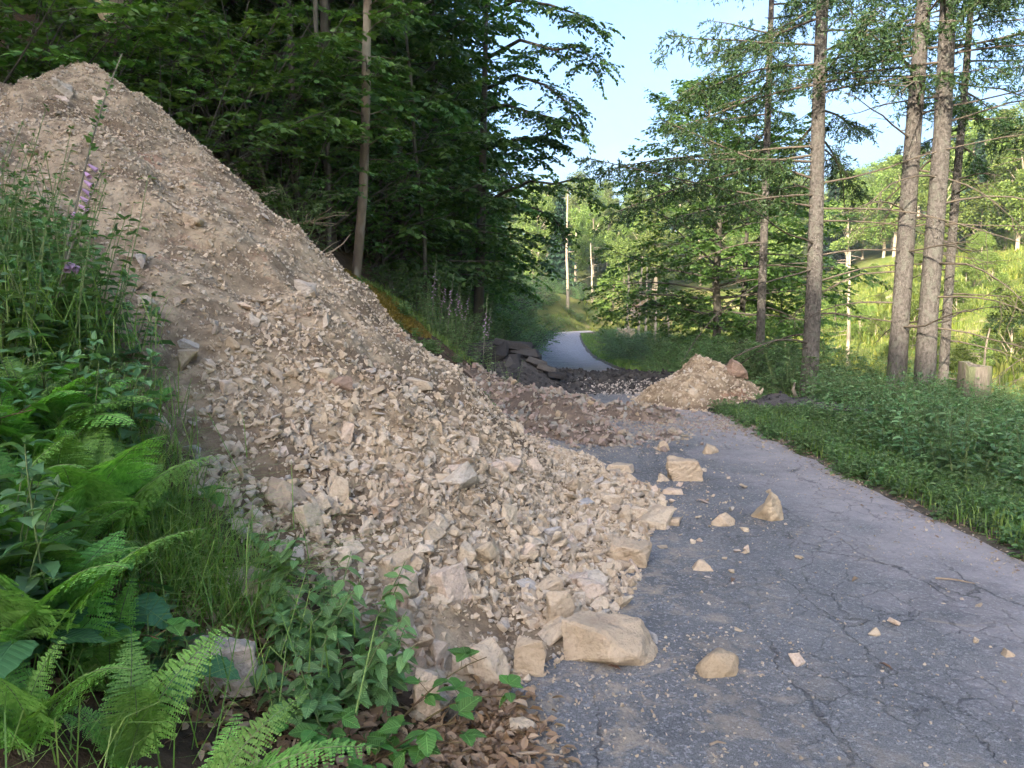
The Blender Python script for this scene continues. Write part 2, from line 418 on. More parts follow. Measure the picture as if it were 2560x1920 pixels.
M['far_bark'] = simple_material('far_bark', (0.28, 0.22, 0.155), (0.42, 0.34, 0.25), 3, 0.9, 0.4, 0.02, (1, 1, 0.3))
M['cut_wood'] = simple_material('cut_wood', (0.36, 0.27, 0.17), (0.50, 0.39, 0.26), 9, 0.85, 0.5, 0.006, (3, 3, 0.5))
M['weathered_wood'] = simple_material('weathered_wood', (0.13, 0.105, 0.08), (0.28, 0.235, 0.185), 7, 0.9, 0.9, 0.02, (3, 3, 0.4), (0.16, 0.17, 0.09))
M['dry_stick'] = simple_material('dry_stick', (0.22, 0.16, 0.11), (0.36, 0.28, 0.20), 12, 0.9, 0.5, 0.004)
M['concrete'] = simple_material('wire', (0.3, 0.3, 0.3), (0.36, 0.36, 0.36), 2, 0.6, 0, 0.001)

# ------------------------------------------------------------------ mesh helpers
def np_mesh(name, V, polys, mats, midx=None, smooth=False):
    """V (n,3); polys: list of (m,k) int arrays; midx: list of material indices, one per array."""
    me = bpy.data.meshes.new(name)
    V = np.asarray(V, np.float32)
    polys = [np.asarray(p, np.int32) for p in polys]
    keep = [i for i, p in enumerate(polys) if len(p)]
    midx = [(midx[i] if midx else 0) for i in keep]
    polys = [polys[i] for i in keep]
    me.vertices.add(len(V))
    me.vertices.foreach_set('co', V.ravel())
    loops = np.concatenate([p.ravel() for p in polys])
    sizes = np.concatenate([np.full(len(p), p.shape[1], np.int32) for p in polys])
    starts = np.concatenate([[0], np.cumsum(sizes)[:-1]]).astype(np.int32)
    me.loops.add(len(loops))
    me.loops.foreach_set('vertex_index', loops)
    me.polygons.add(len(sizes))
    me.polygons.foreach_set('loop_start', starts)
    me.polygons.foreach_set('loop_total', sizes)
    me.polygons.foreach_set('material_index', np.concatenate([np.full(len(p), k, np.int32) for p, k in zip(polys, midx)]))
    me.polygons.foreach_set('use_smooth', np.full(len(sizes), smooth, bool))
    for m in mats:
        me.materials.append(m)
    me.update(calc_edges=True)
    me.validate()
    return me

class Geo:
    """Collects tubes and leaves, then gives one mesh."""
    def __init__(s):
        s.V, s.F, s.n = [], [], 0
    def add(s, V, *faces):
        V = np.asarray(V, float)
        for f in faces:
            s.F.append(np.asarray(f, int) + s.n)
        s.V.append(V)
        s.n += len(V)
    def tube(s, pts, rad, sides=6, cap=True, rough=0.0):
        pts = np.asarray(pts, float); n = len(pts)
        rad = np.broadcast_to(np.asarray(rad, float), (n,))
        T = np.gradient(pts, axis=0)
        T /= np.linalg.norm(T, axis=1)[:, None] + 1e-9
        ref = np.array([0.0, 0, 1]) if abs(T[0, 2]) < 0.8 else np.array([1.0, 0, 0])
        A = np.cross(T, ref); A /= np.linalg.norm(A, axis=1)[:, None] + 1e-9
        B = np.cross(T, A)
        ang = np.linspace(0, 2 * np.pi, sides, endpoint=False)
        rr = rad[:, None] * (1 + rough * (RNG.random((n, sides)) - 0.5))
        ring = pts[:, None] + rr[:, :, None] * (np.cos(ang)[None, :, None] * A[:, None] + np.sin(ang)[None, :, None] * B[:, None])
        i = np.arange(n - 1)[:, None] * sides; j = np.arange(sides)[None]; j2 = (j + 1) % sides
        q = np.stack([i + j, i + j2, i + sides + j2, i + sides + j], -1).reshape(-1, 4)
        s.add(ring.reshape(-1, 3), q)
        if cap:
            s.F.append(np.array([[s.n - sides + (k % sides) for k in range(sides)]]))
            s.F.append(np.array([[s.n - sides * n + sides - 1 - k for k in range(sides)]]))
    def mesh(s, name, mat, smooth=False):
        d = {}
        for f in s.F:
            d.setdefault(f.shape[1], []).append(f)
        return np_mesh(name, np.concatenate(s.V), [np.concatenate(v) for v in d.values()], [mat], None, smooth)

def unit(a):
    a = np.asarray(a, float)
    return a / (np.linalg.norm(a, axis=-1, keepdims=True) + 1e-9)

def leaf_arrays(P, T, Nn, L, W, fold=0.0, wide=0.42):
    """Pointed leaf: base, two side points, tip (and folded along the midrib when fold > 0)."""
    P, T, Nn = np.asarray(P, float), unit(T), np.asarray(Nn, float)
    L, W = np.asarray(L, float)[:, None], np.asarray(W, float)[:, None]
    S = unit(np.cross(T, Nn)); Nn = unit(np.cross(S, T))
    n = len(P)
    if fold <= 0:
        V = np.stack([P, P + T * L * wide + S * W * 0.5, P + T * L - Nn * L * 0.12, P + T * L * wide - S * W * 0.5], 1)
        return V.reshape(-1, 3), np.arange(n * 4).reshape(n, 4)
    lift = Nn * W * fold
    mid1, mid2 = P + T * L * 0.3, P + T * L * 0.68 - Nn * L * 0.05
    V = np.stack([P, mid1 + S * W * 0.45 + lift, mid2 + S * W * 0.36 + lift, P + T * L - Nn * L * 0.16,
                  mid2 - S * W * 0.36 + lift, mid1 - S * W * 0.45 + lift, mid1, mid2], 1)
    b = (np.arange(n) * 8)[:, None]
    quads = np.concatenate([b + np.array([[6, 1, 2, 7]]), b + np.array([[6, 7, 4, 5]])])
    tris = np.concatenate([b + np.array([[0, 1, 6]]), b + np.array([[0, 6, 5]]), b + np.array([[7, 2, 3]]), b + np.array([[7, 3, 4]])])
    return V.reshape(-1, 3), quads, tris

def link(name, data, parent=None, loc=(0, 0, 0), rot=(0, 0, 0), scale=1.0):
    o = bpy.data.objects.new(name, data)
    COL.objects.link(o)
    o.parent = parent
    o.location = loc
    o.rotation_euler = rot
    o.scale = (scale,) * 3 if not hasattr(scale, '__len__') else scale
    return o

def tag(o, label=None, cat=None, group=None, kind=None):
    if label: o['label'] = label
    if cat: o['category'] = cat
    if group: o['group'] = group
    if kind: o['kind'] = kind
    return o

def thing(name, label, cat, loc=(0, 0, 0), rot=(0, 0, 0), scale=1.0, group=None):
    return tag(link(name, None, None, loc, rot, scale), label, cat, group)

def rand_rot(n, rng=RNG):
    q = rng.normal(size=(n, 4)); q /= np.linalg.norm(q, axis=1)[:, None]
    w, x, y, z = q.T
    return np.stack([np.stack([1 - 2 * (y * y + z * z), 2 * (x * y - w * z), 2 * (x * z + w * y)], -1),
                     np.stack([2 * (x * y + w * z), 1 - 2 * (x * x + z * z), 2 * (y * z - w * x)], -1),
                     np.stack([2 * (x * z - w * y), 2 * (y * z + w * x), 1 - 2 * (x * x + y * y)], -1)], 1)

# ------------------------------------------------------------------ ground sheet
def axis(parts):
    return np.unique(np.concatenate([np.arange(a, b, st) for a, b, st in parts]).round(3))
gx = axis([(-150, -40, 6), (-40, -12, 1.2), (-12, -5, 0.35), (-5, 0.6, 0.14), (0.6, 3, 0.3), (3, 9, 0.16), (9, 20, 0.5), (20, 60, 1.5), (60, 320, 8)])
gy = axis([(-90, -10, 5), (-10, 0, 0.8), (0, 14, 0.16), (14, 40, 0.45), (40, 110, 1.5), (110, 520, 8)])
GX, GY = np.meshgrid(gx, gy)
GZ = terrain(GX, GY)
nx, ny = len(gx), len(gy)
idx = np.arange(nx * ny).reshape(ny, nx)
quads = np.stack([idx[:-1, :-1], idx[:-1, 1:], idx[1:, 1:], idx[1:, :-1]], -1).reshape(-1, 4)
gm = np_mesh('ground', np.stack([GX, GY, GZ], -1).reshape(-1, 3), [quads], [M['ground']], None, True)
xm = road_x(GY)
vv = GX - (xm + ROAD_HALF)
meadow = np.maximum(sstep(3.5, 7, vv), 0.55 * sstep(14, 30, GY) * (vv < 0))
verge = (sstep(-0.4, -0.1, vv) * (1 - sstep(0.4, 1.1, vv)))
woodz = 0.75 * np.maximum(sstep(56, 66, GX - 0.12 * (GY - 60)), sstep(108, 125, GY))
zone = np.stack([meadow, verge, woodz, np.ones_like(GX)], -1).reshape(-1, 4)
ca = gm.color_attributes.new('zone', 'FLOAT_COLOR', 'POINT')
ca.data.foreach_set('color', zone.astype(np.float32).ravel())
tag(link('ground', gm), kind='structure')

# ------------------------------------------------------------------ road
ry = axis([(-12, 0, 0.4), (0, 16, 0.12), (16, 60, 0.4), (60, 92, 1)])
rt = np.linspace(-1, 1, 41)
RY, RT = np.meshgrid(ry, rt, indexing='ij')
jag_r = 0.10 * fbm(ry * 0.8, ry * 0 + 3, 2) + 0.07 * fbm(ry * 4, ry * 0, 4)
jag_l = 0.10 * fbm(ry * 0.8, ry * 0 + 9, 6) + 0.06 * fbm(ry * 4, ry * 0, 7)
half = np.where(RT > 0, ROAD_HALF + jag_r[:, None], (left_half(ry) + jag_l)[:, None])
RX = road_x(RY) + RT * half
RZ = road_z(RY) + 0.012 * fbm(RX * 1.2, RY * 0.7, 21) - 0.02 * np.abs(RT) ** 8 + 0.012
idx = np.arange(RX.size).reshape(RX.shape)
quads = np.stack([idx[:-1, :-1], idx[:-1, 1:], idx[1:, 1:], idx[1:, :-1]], -1).reshape(-1, 4)
tag(link('road', np_mesh('road', np.stack([RX, RY, RZ], -1).reshape(-1, 3), [quads], [M['asphalt']], None, True)), kind='structure')

# ------------------------------------------------------------------ stones
def stone_proto(seed, dims=(1, 0.75, 0.5), npts=11):
    rng = np.random.default_rng(seed)
    p = rng.uniform(-1, 1, (npts, 3))
    p /= np.max(np.abs(p), axis=1)[:, None] ** 0.75
    p *= np.array(dims) * 0.5 * rng.uniform(0.8, 1.15, 3)
    bm = bmesh.new()
    for v in p:
        bm.verts.new(v)
    bmesh.ops.convex_hull(bm, input=bm.verts)
    loose = [v for v in bm.verts if not v.link_faces]
    bmesh.ops.delete(bm, geom=loose, context='VERTS')
    bmesh.ops.triangulate(bm, faces=bm.faces)
    bm.verts.index_update()
    V = np.array([v.co[:] for v in bm.verts])
    F = np.array([[v.index for v in f.verts] for f in bm.faces])
    bm.free()
    return V, F
PROTO = [stone_proto(100 + i, d, 11) for i, d in enumerate([(1, .8, .5), (1, .7, .28), (1, .75, .4), (1, .6, .22), (1, .9, .6), (1, .5, .3), (1, .8, .3), (1, .42, .18), (1, .7, .6), (1, .85, .35)])]
PROTO_S = [stone_proto(200 + i, d, 8) for i, d in enumerate([(1, .8, .7), (1, .7, .45), (1, .9, .6), (1, .6, .5), (1, .5, .3), (1, .8, .8)])]

def flat_rot(n, tilt, rng=RNG):
    """Random yaw with a limited random tilt."""
    yaw = rng.uniform(0, 2 * np.pi, n)
    ax = rng.uniform(0, 2 * np.pi, n); t = rng.normal(0, tilt, n)
    c, s = np.cos(yaw), np.sin(yaw); z0 = np.zeros(n); o1 = np.ones(n)
    Rz = np.stack([np.stack([c, -s, z0], -1), np.stack([s, c, z0], -1), np.stack([z0, z0, o1], -1)], 1)
    k = np.stack([np.cos(ax), np.sin(ax), z0], -1)
    K = np.zeros((n, 3, 3)); K[:, 0, 1] = -k[:, 2]; K[:, 0, 2] = k[:, 1]; K[:, 1, 0] = k[:, 2]; K[:, 1, 2] = -k[:, 0]; K[:, 2, 0] = -k[:, 1]; K[:, 2, 1] = k[:, 0]
    Rt = np.eye(3) + np.sin(t)[:, None, None] * K + (1 - np.cos(t))[:, None, None] * (K @ K)
    return Rt @ Rz

def scatter_mesh(name, P, S, mat, protos, Rm=None, stretch=0.35):
    n = len(P)
    if Rm is None:
        Rm = rand_rot(n)
    sc = S[:, None] * (1 + stretch * (RNG.random((n, 3)) - 0.5))
    which = RNG.integers(0, len(protos), n)
    Vs, Fs, off = [], [], 0
    for k, (V, F) in enumerate(protos):
        m = np.where(which == k)[0]
        if not len(m):
            continue
        W = np.einsum('nij,nvj->nvi', Rm[m], V[None] * sc[m][:, None]) + P[m][:, None]
        Fs.append((F[None] + (np.arange(len(m)) * len(V))[:, None, None] + off).reshape(-1, 3))
        Vs.append(W.reshape(-1, 3)); off += len(m) * len(V)
    return np_mesh(name, np.concatenate(Vs), [np.concatenate(Fs)], [mat])

STONE_MESH = {}
def stone_mesh(kind, k):
    key = (kind, k)
    if key not in STONE_MESH:
        V, F = PROTO[k % len(PROTO)]
        STONE_MESH[key] = np_mesh('stone', V, [F], [M[kind]])
    return STONE_MESH[key]

def boulder_mesh(seed, dims, mat, npts=12, rough=0.05, shape=None, limit=2600):
    """Angular block: hull of scattered points, edges broken, faces roughened. Stands on z = 0."""
    rng = np.random.default_rng(seed)
    if shape is None:
        p = rng.uniform(-1, 1, (npts, 3)); p /= np.max(np.abs(p), axis=1)[:, None] ** 0.85
    else:
        p = np.array(shape, float)
    bm = bmesh.new()
    for v in p:
        bm.verts.new(v * np.array(dims) * 0.5)
    bmesh.ops.convex_hull(bm, input=bm.verts)
    bmesh.ops.delete(bm, geom=[v for v in bm.verts if not v.link_faces], context='VERTS')
    bmesh.ops.dissolve_limit(bm, angle_limit=R(14), verts=bm.verts, edges=bm.edges)
    m = min(dims)
    bmesh.ops.bevel(bm, geom=list(bm.edges), offset=m * 0.045, segments=1, affect='EDGES', clamp_overlap=True)
    bmesh.ops.triangulate(bm, faces=bm.faces)
    for it in range(4):
        lim = max(dims) * (0.22, 0.14, 0.09, 0.06)[it]
        es = [e for e in bm.edges if e.calc_length() > lim]
        if not es or len(bm.faces) > limit: break
        bmesh.ops.subdivide_edges(bm, edges=es, cuts=1, use_grid_fill=False)
        bmesh.ops.triangulate(bm, faces=bm.faces)
    bm.normal_update()
    f1, f2 = 2.6 / max(dims), 9 / max(dims)
    Q = np.array([v.co[:] for v in bm.verts]); Nv = np.array([v.normal[:] for v in bm.verts])
    x, y, z = Q.T
    d = fbm(x * f1 + z * f1 * 0.7 + seed, y * f1 - z * f1 * 0.6, seed % 17, 2) * 1.2
    d = d + vnoise(x * f2 - z * f2, y * f2 + z * f2 * 0.8 + seed, 5) * 0.5
    axl = unit(np.array([rng.normal(0, .3), rng.normal(0, .3), 1.0]))      # bedding: thin ledges across the side faces
    lay = (Q @ axl) / (max(dims) * 0.09) + 0.35 * vnoise(x * f1, y * f1, 3)
    step = _hash(np.floor(lay), 0 * lay, seed) - 0.5
    Q = Q - Nv * (np.abs(step) * (1 - np.abs(Nv @ axl)) * 0.10 * m)[:, None]
    Q = Q + Nv * (d * rough * m * 2)[:, None]
    Q[:, 2] -= Q[:, 2].min() + 0.04 * m
    for v, q in zip(bm.verts, Q):
        v.co = q
    me = bpy.data.meshes.new('stone')
    bm.to_mesh(me); bm.free()
    me.materials.append(M[mat])
    return me

ROCK_MESH = {}
ROCK_DIMS = [(1, .8, .5), (1, .7, .3), (1, .75, .45), (1, .6, .26), (1, .9, .6), (1, .5, .35), (1, .8, .35), (1, .45, .2), (1, .7, .6), (1, .85, .4), (1, .6, .24), (1, .8, .65)]
def rock_mesh(kind, k):
    if (kind, k) not in ROCK_MESH:
        me = boulder_mesh(900 + k, ROCK_DIMS[k], kind, 13, 0.04, None, 500)
        me.transform(Matrix.Translation((0, 0, -0.5 * ROCK_DIMS[k][2])))
        ROCK_MESH[(kind, k)] = me
    return ROCK_MESH[(kind, k)]

# ------------------------------------------------------------------ heaps (height fields)
def heap_mesh(name, x0, x1, y0, y1, step, hfun, mat, base=terrain, sink=0.06):
    xs, ys = np.arange(x0, x1 + 1e-6, step), np.arange(y0, y1 + 1e-6, step)
    X, Y = np.meshgrid(xs, ys)
    Z = hfun(X, Y); B = base(X, Y)
    ok = Z > B - sink
    idx = np.arange(X.size).reshape(X.shape)
    q = np.stack([idx[:-1, :-1], idx[:-1, 1:], idx[1:, 1:], idx[1:, :-1]], -1).reshape(-1, 4)
    q = q[ok.ravel()[q].any(1)]
    used = np.unique(q); remap = np.zeros(X.size, int); remap[used] = np.arange(len(used))
    V = np.stack([X, Y, Z], -1).reshape(-1, 3)[used]
    return np_mesh(name, V, [remap[q]], [mat], None, True)

def base_top(x, y):
    """Ground or road, whichever is on top."""
    on = (x - road_x(y) < ROAD_HALF + 0.1) & (road_x(y) - x < left_half(y) + 0.05)
    return np.where(on, road_z(y) + 0.006, terrain(x, y))

APEX = np.array([-4.75, 8.6]); APEX_Z = 4.25
def mound_h(x, y, fine=True):
    dx, dy = x - APEX[0], y - APEX[1]
    # crest runs on to the left, out of the picture
    t = np.clip(-(dx * 0.97 + dy * 0.24), 0, 5)
    ex, ey = dx + 0.97 * t, dy + 0.24 * t
    d = np.hypot(ex, ey)
    th = np.degrees(np.arctan2(ey, ex))
    Rr = np.interp(th, [-180, -95, -60, -45, -30, -18, -6, 5, 30, 90, 180], [7.6, 7.7, 7.5, 7.1, 6.2, 5.45, 4.95, 4.65, 4.4, 4.2, 7.0])
    Rr = Rr + 0.25 * vnoise(th * 0.09, th * 0, 31)
    s = d / Rr
    prof = 1 - s
    h = APEX_Z * (prof + 0.08 * np.sin(np.pi * np.clip(s, 0, 1) ** 0.8) * np.clip(prof, 0, 1))
    ra = np.interp(th, [-180, -95, -60, -45, -30, -18, -6, 5, 30, 90, 180], [7.6, 7.8, 7.55, 7.4, 6.75, 6.25, 5.65, 5.2, 4.6, 4.3, 7.0]) + 0.3 * vnoise(th * 0.09, th * 0, 31)
    h = np.maximum(h, 0.32 * (1 - d / ra) / (1 - 0.75) * np.where(d < ra, 1, 3))
    h = h - 0.42 * sstep(0.1, 0.7, t) + 0.10 * sstep(0.45, 0.0, d) - 0 * sstep(0.25, 0.9, d) * (1 - sstep(1.0, 2.5, d))
    h = np.where(s > 0.92, h - 0.0 * s, h)
    body = sstep(1.06, 0.8, s)
    h = h + body * (0.30 * fbm(x * 0.55, y * 0.55, 40, 3) + 0.17 * fbm(x * 2.1, y * 2.1, 41, 3))
    # shallow runnels down the face
    h = h + body * 0.17 * vnoise(th * 0.16 + 0.4 * vnoise(x, y, 5), d * 0.25, 44) * sstep(1, 3, d)
    if fine:
        h = h + body * 0.075 * fbm(x * 7, y * 7, 42, 3)
    return h

mound = thing('rubble_mound', 'huge heap of tan earth and broken shale sliding onto the road', 'rubble mound', (-5.05, 8.6, 0))
MO = Vector((-5.05, 8.6, 0))
mo_base = heap_mesh('earth', -11, 2.2, 1.6, 13.5, 0.055, mound_h, M['earth'])
o = link('earth', mo_base, mound, -MO)

def mound_points(n, bias=0.0, smin=0.0, smax=1.3):
    """Random points on the mound's visible side."""
    out = []
    tot = 0
    while tot < n:
        k = n * 3
        x = RNG.uniform(-8.5, 2.2, k); y = RNG.uniform(1.8, 11.5, k)
        d = np.hypot(np.maximum(x - APEX[0], 0), y - APEX[1]) / 6.8
        h = mound_h(x, y); b = base_top(x, y)
        ok = (h > b - 0.03) & (d > smin) & (d < smax) & (x > -0.72 * y - 0.6)
        ok &= (y < 9.2) | (x > -6)
        # keep a point with a chance that grows towards the camera (perspective) or towards the toe
        w = (1 - bias) + bias * d ** 2
        ok &= RNG.random(k) < w
        out.append(np.stack([x, y, np.maximum(h, b)], -1)[ok]); tot += ok.sum()
    return np.concatenate(out)[:n]

# loose small stuff joined
P = mound_points(34000, 0.15)
S = RNG.uniform(0.012, 0.042, len(P))
P[:, 2] += S * 0.15
link('crumbled_earth', scatter_mesh('crumbled_earth', P, S, M['stone'], PROTO_S), mound, -MO)['kind'] = 'stuff'
P = mound_points(28000, 0.62)
d = np.hypot(P[:, 0] - APEX[0], P[:, 1] - APEX[1]) / 6.8
clump = vnoise(P[:, 0] * 1.3, P[:, 1] * 1.3, 60) + 0.6 * vnoise(P[:, 0] * 4, P[:, 1] * 4, 61)
band = 0.35 * vnoise(d * 5 + P[:, 0] * .3, P[:, 1] * .25, 77)
k = clump + band > 0.26 - 0.50 * d
P, d = P[k], d[k]
S = (0.022 + 0.05 * RNG.random(len(P)) ** 2.4) * (0.75 + 0.6 * sstep(0.45, 1.0, d))
P[:, 2] += S * 0.2
link('rubble', scatter_mesh('rubble', P, S, M['stone'], PROTO), mound, -MO)['kind'] = 'stuff'
# the stones that show largest, one by one
P = np.concatenate([mound_points(180, 0.96, 0.3), mound_points(55, 0.3, 0.08), mound_points(45, 0.9, 0.93)])
d = np.hypot(P[:, 0] - APEX[0], P[:, 1] - APEX[1]) / 6.8
for i in range(len(P)):
    kind = random.choices(['stone', 'lilac_stone', 'grey_stone'], [0.84, 0.11, 0.05])[0]
    s = (0.06 + 0.085 * random.random() ** 1.8) * (0.8 + 0.75 * float(sstep(0.55, 1.0, d[i])))
    if d[i] > .85 and random.random() < .3: s *= 1.4
    if i >= 235: s = random.uniform(.10, .2)
    link('stone', rock_mesh(kind, random.randrange(12)), mound, Vector(P[i]) - MO + Vector((0, 0, s * 0.14)),
         (random.gauss(0, 0.5), random.gauss(0, 0.5) + 0.3, random.uniform(0, 6.28)), s)

# particular blocks lying in the mound's face: (px centre, py centre, width px, height px, material, flatness)
def mound_hit(px, py):
    d = ray(px, py)
    t = np.arange(1.5, 16, 0.01)
    x, y, z = d[0] * t, d[1] * t, CAM_H + d[2] * t
    i = np.argmax(z < np.maximum(mound_h(x, y, False), base_top(x, y)))
    if i == 0: i = 750
    return float(x[i]), float(y[i]), float(z[i]), float(t[i])
FACE = [(236, 175, 24, 16, 'lilac_stone', .6, 0), (262, 197, 34, 30, 'lilac_stone', .7, 0), (188, 222, 26, 20, 'stone', .5, 1), (304, 292, 26, 20, 'stone', .8, 0),
        (248, 309, 30, 8, 'lilac_stone', .25, 1), (188, 344, 22, 14, 'grey_stone', .3, 0), (272, 371, 28, 7, 'stone', .25, 1), (288, 377, 28, 6, 'stone', .25, 2),
        (225, 392, 16, 26, 'lilac_stone', .4, 0), (335, 386, 36, 18, 'red_stone', .4, 0), (302, 428, 12, 28, 'lilac_stone', .3, 2), (340, 436, 14, 30, 'lilac_stone', .3, 1),
        (208, 465, 26, 20, 'grey_stone', .5, 0), (188, 451, 22, 16, 'grey_stone', .5, 1), (220, 432, 26, 14, 'lilac_stone', .4, 1), (308, 482, 22, 14, 'stone', .4, 0),
        (293, 467, 30, 6, 'lilac_stone', .2, 0), (340, 562, 30, 28, 'stone', .8, 0), (309, 552, 26, 26, 'stone', .6, 1), (255, 530, 24, 14, 'lilac_stone', .4, 0),
        (492, 471, 34, 18, 'lilac_stone', .5, 0), (556, 478, 24, 14, 'stone', .5, 0), (575, 490, 28, 20, 'stone', .7, 1), (415, 385, 40, 14, 'stone', .3, 0),
        (60, 100, 22, 14, 'lilac_stone', .5, 0), (66, 92, 20, 22, 'stone', .6, 0), (98, 103, 12, 12, 'lilac_stone', .6, 0), (410, 395, 26, 12, 'stone', .4, 2)]
for i, (px, py, w, h, mt, fl, rr) in enumerate(FACE):
    x, y, z, t = mound_hit(px, py)
    W, H = w * t / FPX, h * t / FPX
    me = boulder_mesh(300 + i, (W, max(H, W * 0.5) * 0.9, max(W * fl, H * 0.9)), mt, 12, 0.05)
    link('stone', me, mound, Vector((x, y, z - 0.35 * H)) - MO, (random.uniform(-.3, .3), (0, .5, -.5)[rr] + random.uniform(-.1, .1), random.uniform(-.4, .4)))

# ------------------------------------------------------------------ boulders lying free on the road and along the toe
WEDGE = [(-1, -.9, -1), (-.9, .8, -1), (.9, -.5, -1), (1, .6, -1), (-.95, -.7, .75), (-.6, .7, .9), (.2, .9, .7), (.95, .3, -.1), (.3, -.95, -.3), (.75, -.7, -.55), (-.2, -.9, .55)]
BLOCK = [(-1, -.8, -1), (-.85, .9, -1), (.9, -.9, -1), (.85, .8, -.9), (-.95, -.75, .6), (-.7, .7, .95), (.75, -.8, .9), (1, .6, .7), (.95, -.85, .1), (-1, .1, .2)]
GEM = [(-.8, -.6, -1), (-.6, .8, -1), (.6, -.8, -1), (.8, .5, -1), (-1, -.2, -.1), (-.4, -.5, .8), (.1, .4, 1), (.6, -.3, .7), (1, 0, -.1), (0, -1, -.1), (0, 1, 0)]
PYR = [(-1, -.8, -1), (-.8, .9, -1), (.9, -.7, -1), (1, .6, -1), (-.25, -.1, 1), (.1, .2, .85), (.7, -.2, 0)]
FLAT = [(-1, -.5, -1), (-.8, .8, -1), (.8, -.8, -1), (1, .5, -1), (-.9, -.2, .8), (-.4, .8, 1), (.5, -.7, .9), (.9, .3, .7)]
LOOSE = [  # x0, x1, y_top, y_bottom, material, shape, depth ratio, yaw, label
    (669, 700, 456, 484, 'stone', BLOCK, .8, .1, 'squarish tan block standing alone on the road in front of the gravel'),
    (755, 793, 493, 524, 'brown_stone', GEM, .85, .5, 'brown angular boulder alone on the right half of the road'),
    (713, 736, 511, 528, 'stone', GEM, .8, .2, 'small crumbly tan rock just left of the brown boulder'),
    (695, 743, 647, 680, 'brown_stone', GEM, .85, .3, 'rounded tan boulder with broken faces nearest on the road'),
    (690, 715, 557, 574, 'stone', PYR, .8, .1, 'small pyramid shaped tan rock on the road beside the toe'),
    (699, 719, 442, 456, 'stone', GEM, .8, .4, 'small tan rock on the road behind the squarish block'),
    (657, 671, 438, 453, 'stone', PYR, .7, 0, 'narrow upright tan rock at the mound edge by the gravel'),
    (661, 685, 487, 496, 'lilac_stone', FLAT, .7, .1, 'thin flat pale slab lying on the road below the block'),
    (648, 681, 512, 528, 'stone', BLOCK, .5, -.1, 'low oblong tan stone at the right foot of the mound'),
    (604, 638, 461, 476, 'stone', FLAT, .5, .2, 'flat tan slab with a square end behind the mound toe'),
    (658, 672, 472, 483, 'stone', PYR, .8, 0, 'little tan rock leaning at the left of the squarish block'),
    (569, 652, 616, 668, 'stone', WEDGE, .7, -.45, 'largest tan wedge shaped slab at the near toe on the road'),
    (466, 515, 636, 687, 'stone', GEM, .75, .2, 'big blocky tan boulder at the near edge of the mound'),
    (514, 546, 632, 678, 'stone', BLOCK, .6, -.3, 'narrow crumbly tan boulder between block and wedge slab'),
    (414, 439, 660, 728, 'lilac_stone', BLOCK, .9, .6, 'tall tilted lilac slab standing beside the bramble'),
    (440, 462, 680, 702, 'lilac_stone', GEM, .8, 0, 'whitish lump of rock above the dark asphalt lump'),
    (442, 480, 690, 726, 'asphalt_chunk', GEM, .85, .3, 'dark lump of old asphalt on the leaf litter'),
    (507, 537, 716, 737, 'stone', WEDGE, .6, .2, 'small reddish tan stone at the near edge of the road'),
    (176, 256, 640, 698, 'lilac_stone', BLOCK, .6, .15, 'large pale block half hidden behind round green leaves'),
    (214, 298, 568, 618, 'lilac_stone', WEDGE, .5, -.3, 'long pale slab tipped over in the grass left of the mound'),
    (1001, 1019, 647, 660, 'stone', PYR, .8, .1, 'small tan stone at the right edge of the picture on asphalt'),
    (395, 420, 655, 690, 'stone', GEM, .8, .4, 'tan stone wedged left of the big boulder'),
    (385, 412, 618, 645, 'lilac_stone', WEDGE, .7, -.4, 'tilted pale stone above the bramble'),
    (545, 572, 590, 632, 'stone', BLOCK, .7, .6, 'leaning tan slab behind the largest wedge'),
    (575, 612, 575, 600, 'lilac_stone', WEDGE, .7, .8, 'pale green tinged flake on top of the toe'),
    (610, 650, 540, 570, 'stone', BLOCK, .8, -.5, 'crumbly tan block at the right corner of the toe'),
    (645, 660, 630, 646, 'grey_stone', FLAT, .6, -.5, 'grey flake at the right tip of the largest wedge'),
]
for i, (x0, x1, yt, yb, mt, shp, dr, yaw, lab) in enumerate(LOOSE):
    if mt == 'stone': mt = 'tan_stone'
    cx = (x0 + x1) / 2
    x, y, z, t = mound_hit(cx, yb - 0.12 * (yb - yt))
    w = (x1 - x0) * t / FPX
    h = (yb - yt) * t / FPX * 0.9
    dep = w * dr
    me = boulder_mesh(500 + i, (w, dep, h), mt, 12, 0.045, [tuple(c + random.uniform(-.24, .24) for c in q) for q in shp] + [tuple(random.uniform(-.95, .95) for _ in range(3)) for _ in range(3)])
    o = link('stone' if (x1 - x0) < 30 else 'boulder', me, None, (x, y + dep * 0.25, z - 0.02 - 0.06 * h), (0, 0, yaw * 0.7))
    tag(o, lab, 'rock')

# smaller stones strewn on the road: too many and too alike to single out
STREW = []
for k in range(105):
    x, y = random.uniform(0.9, 2.6), random.uniform(3.0, 9.5)
    if random.random() < 0.55: x = 0.55 + 0.12 * y + abs(random.gauss(0, 0.35))
    if float(mound_h(np.array([x]), np.array([y]))[0]) > 0.05: continue
    STREW.append((x, y, 0.022 + 0.075 * random.random() ** 2.2))
for x, y, s in STREW:
    o = link('pebble', stone_mesh(random.choice(['stone', 'stone', 'lilac_stone']), random.randrange(10)), None, (x, y, 0.012 + s * 0.2), (random.uniform(-.4, .4), random.uniform(-.4, .4), random.uniform(0, 6)), s)
    tag(o, 'small tan pebble lying loose on the asphalt', 'pebble', 'pebbles strewn on the road')
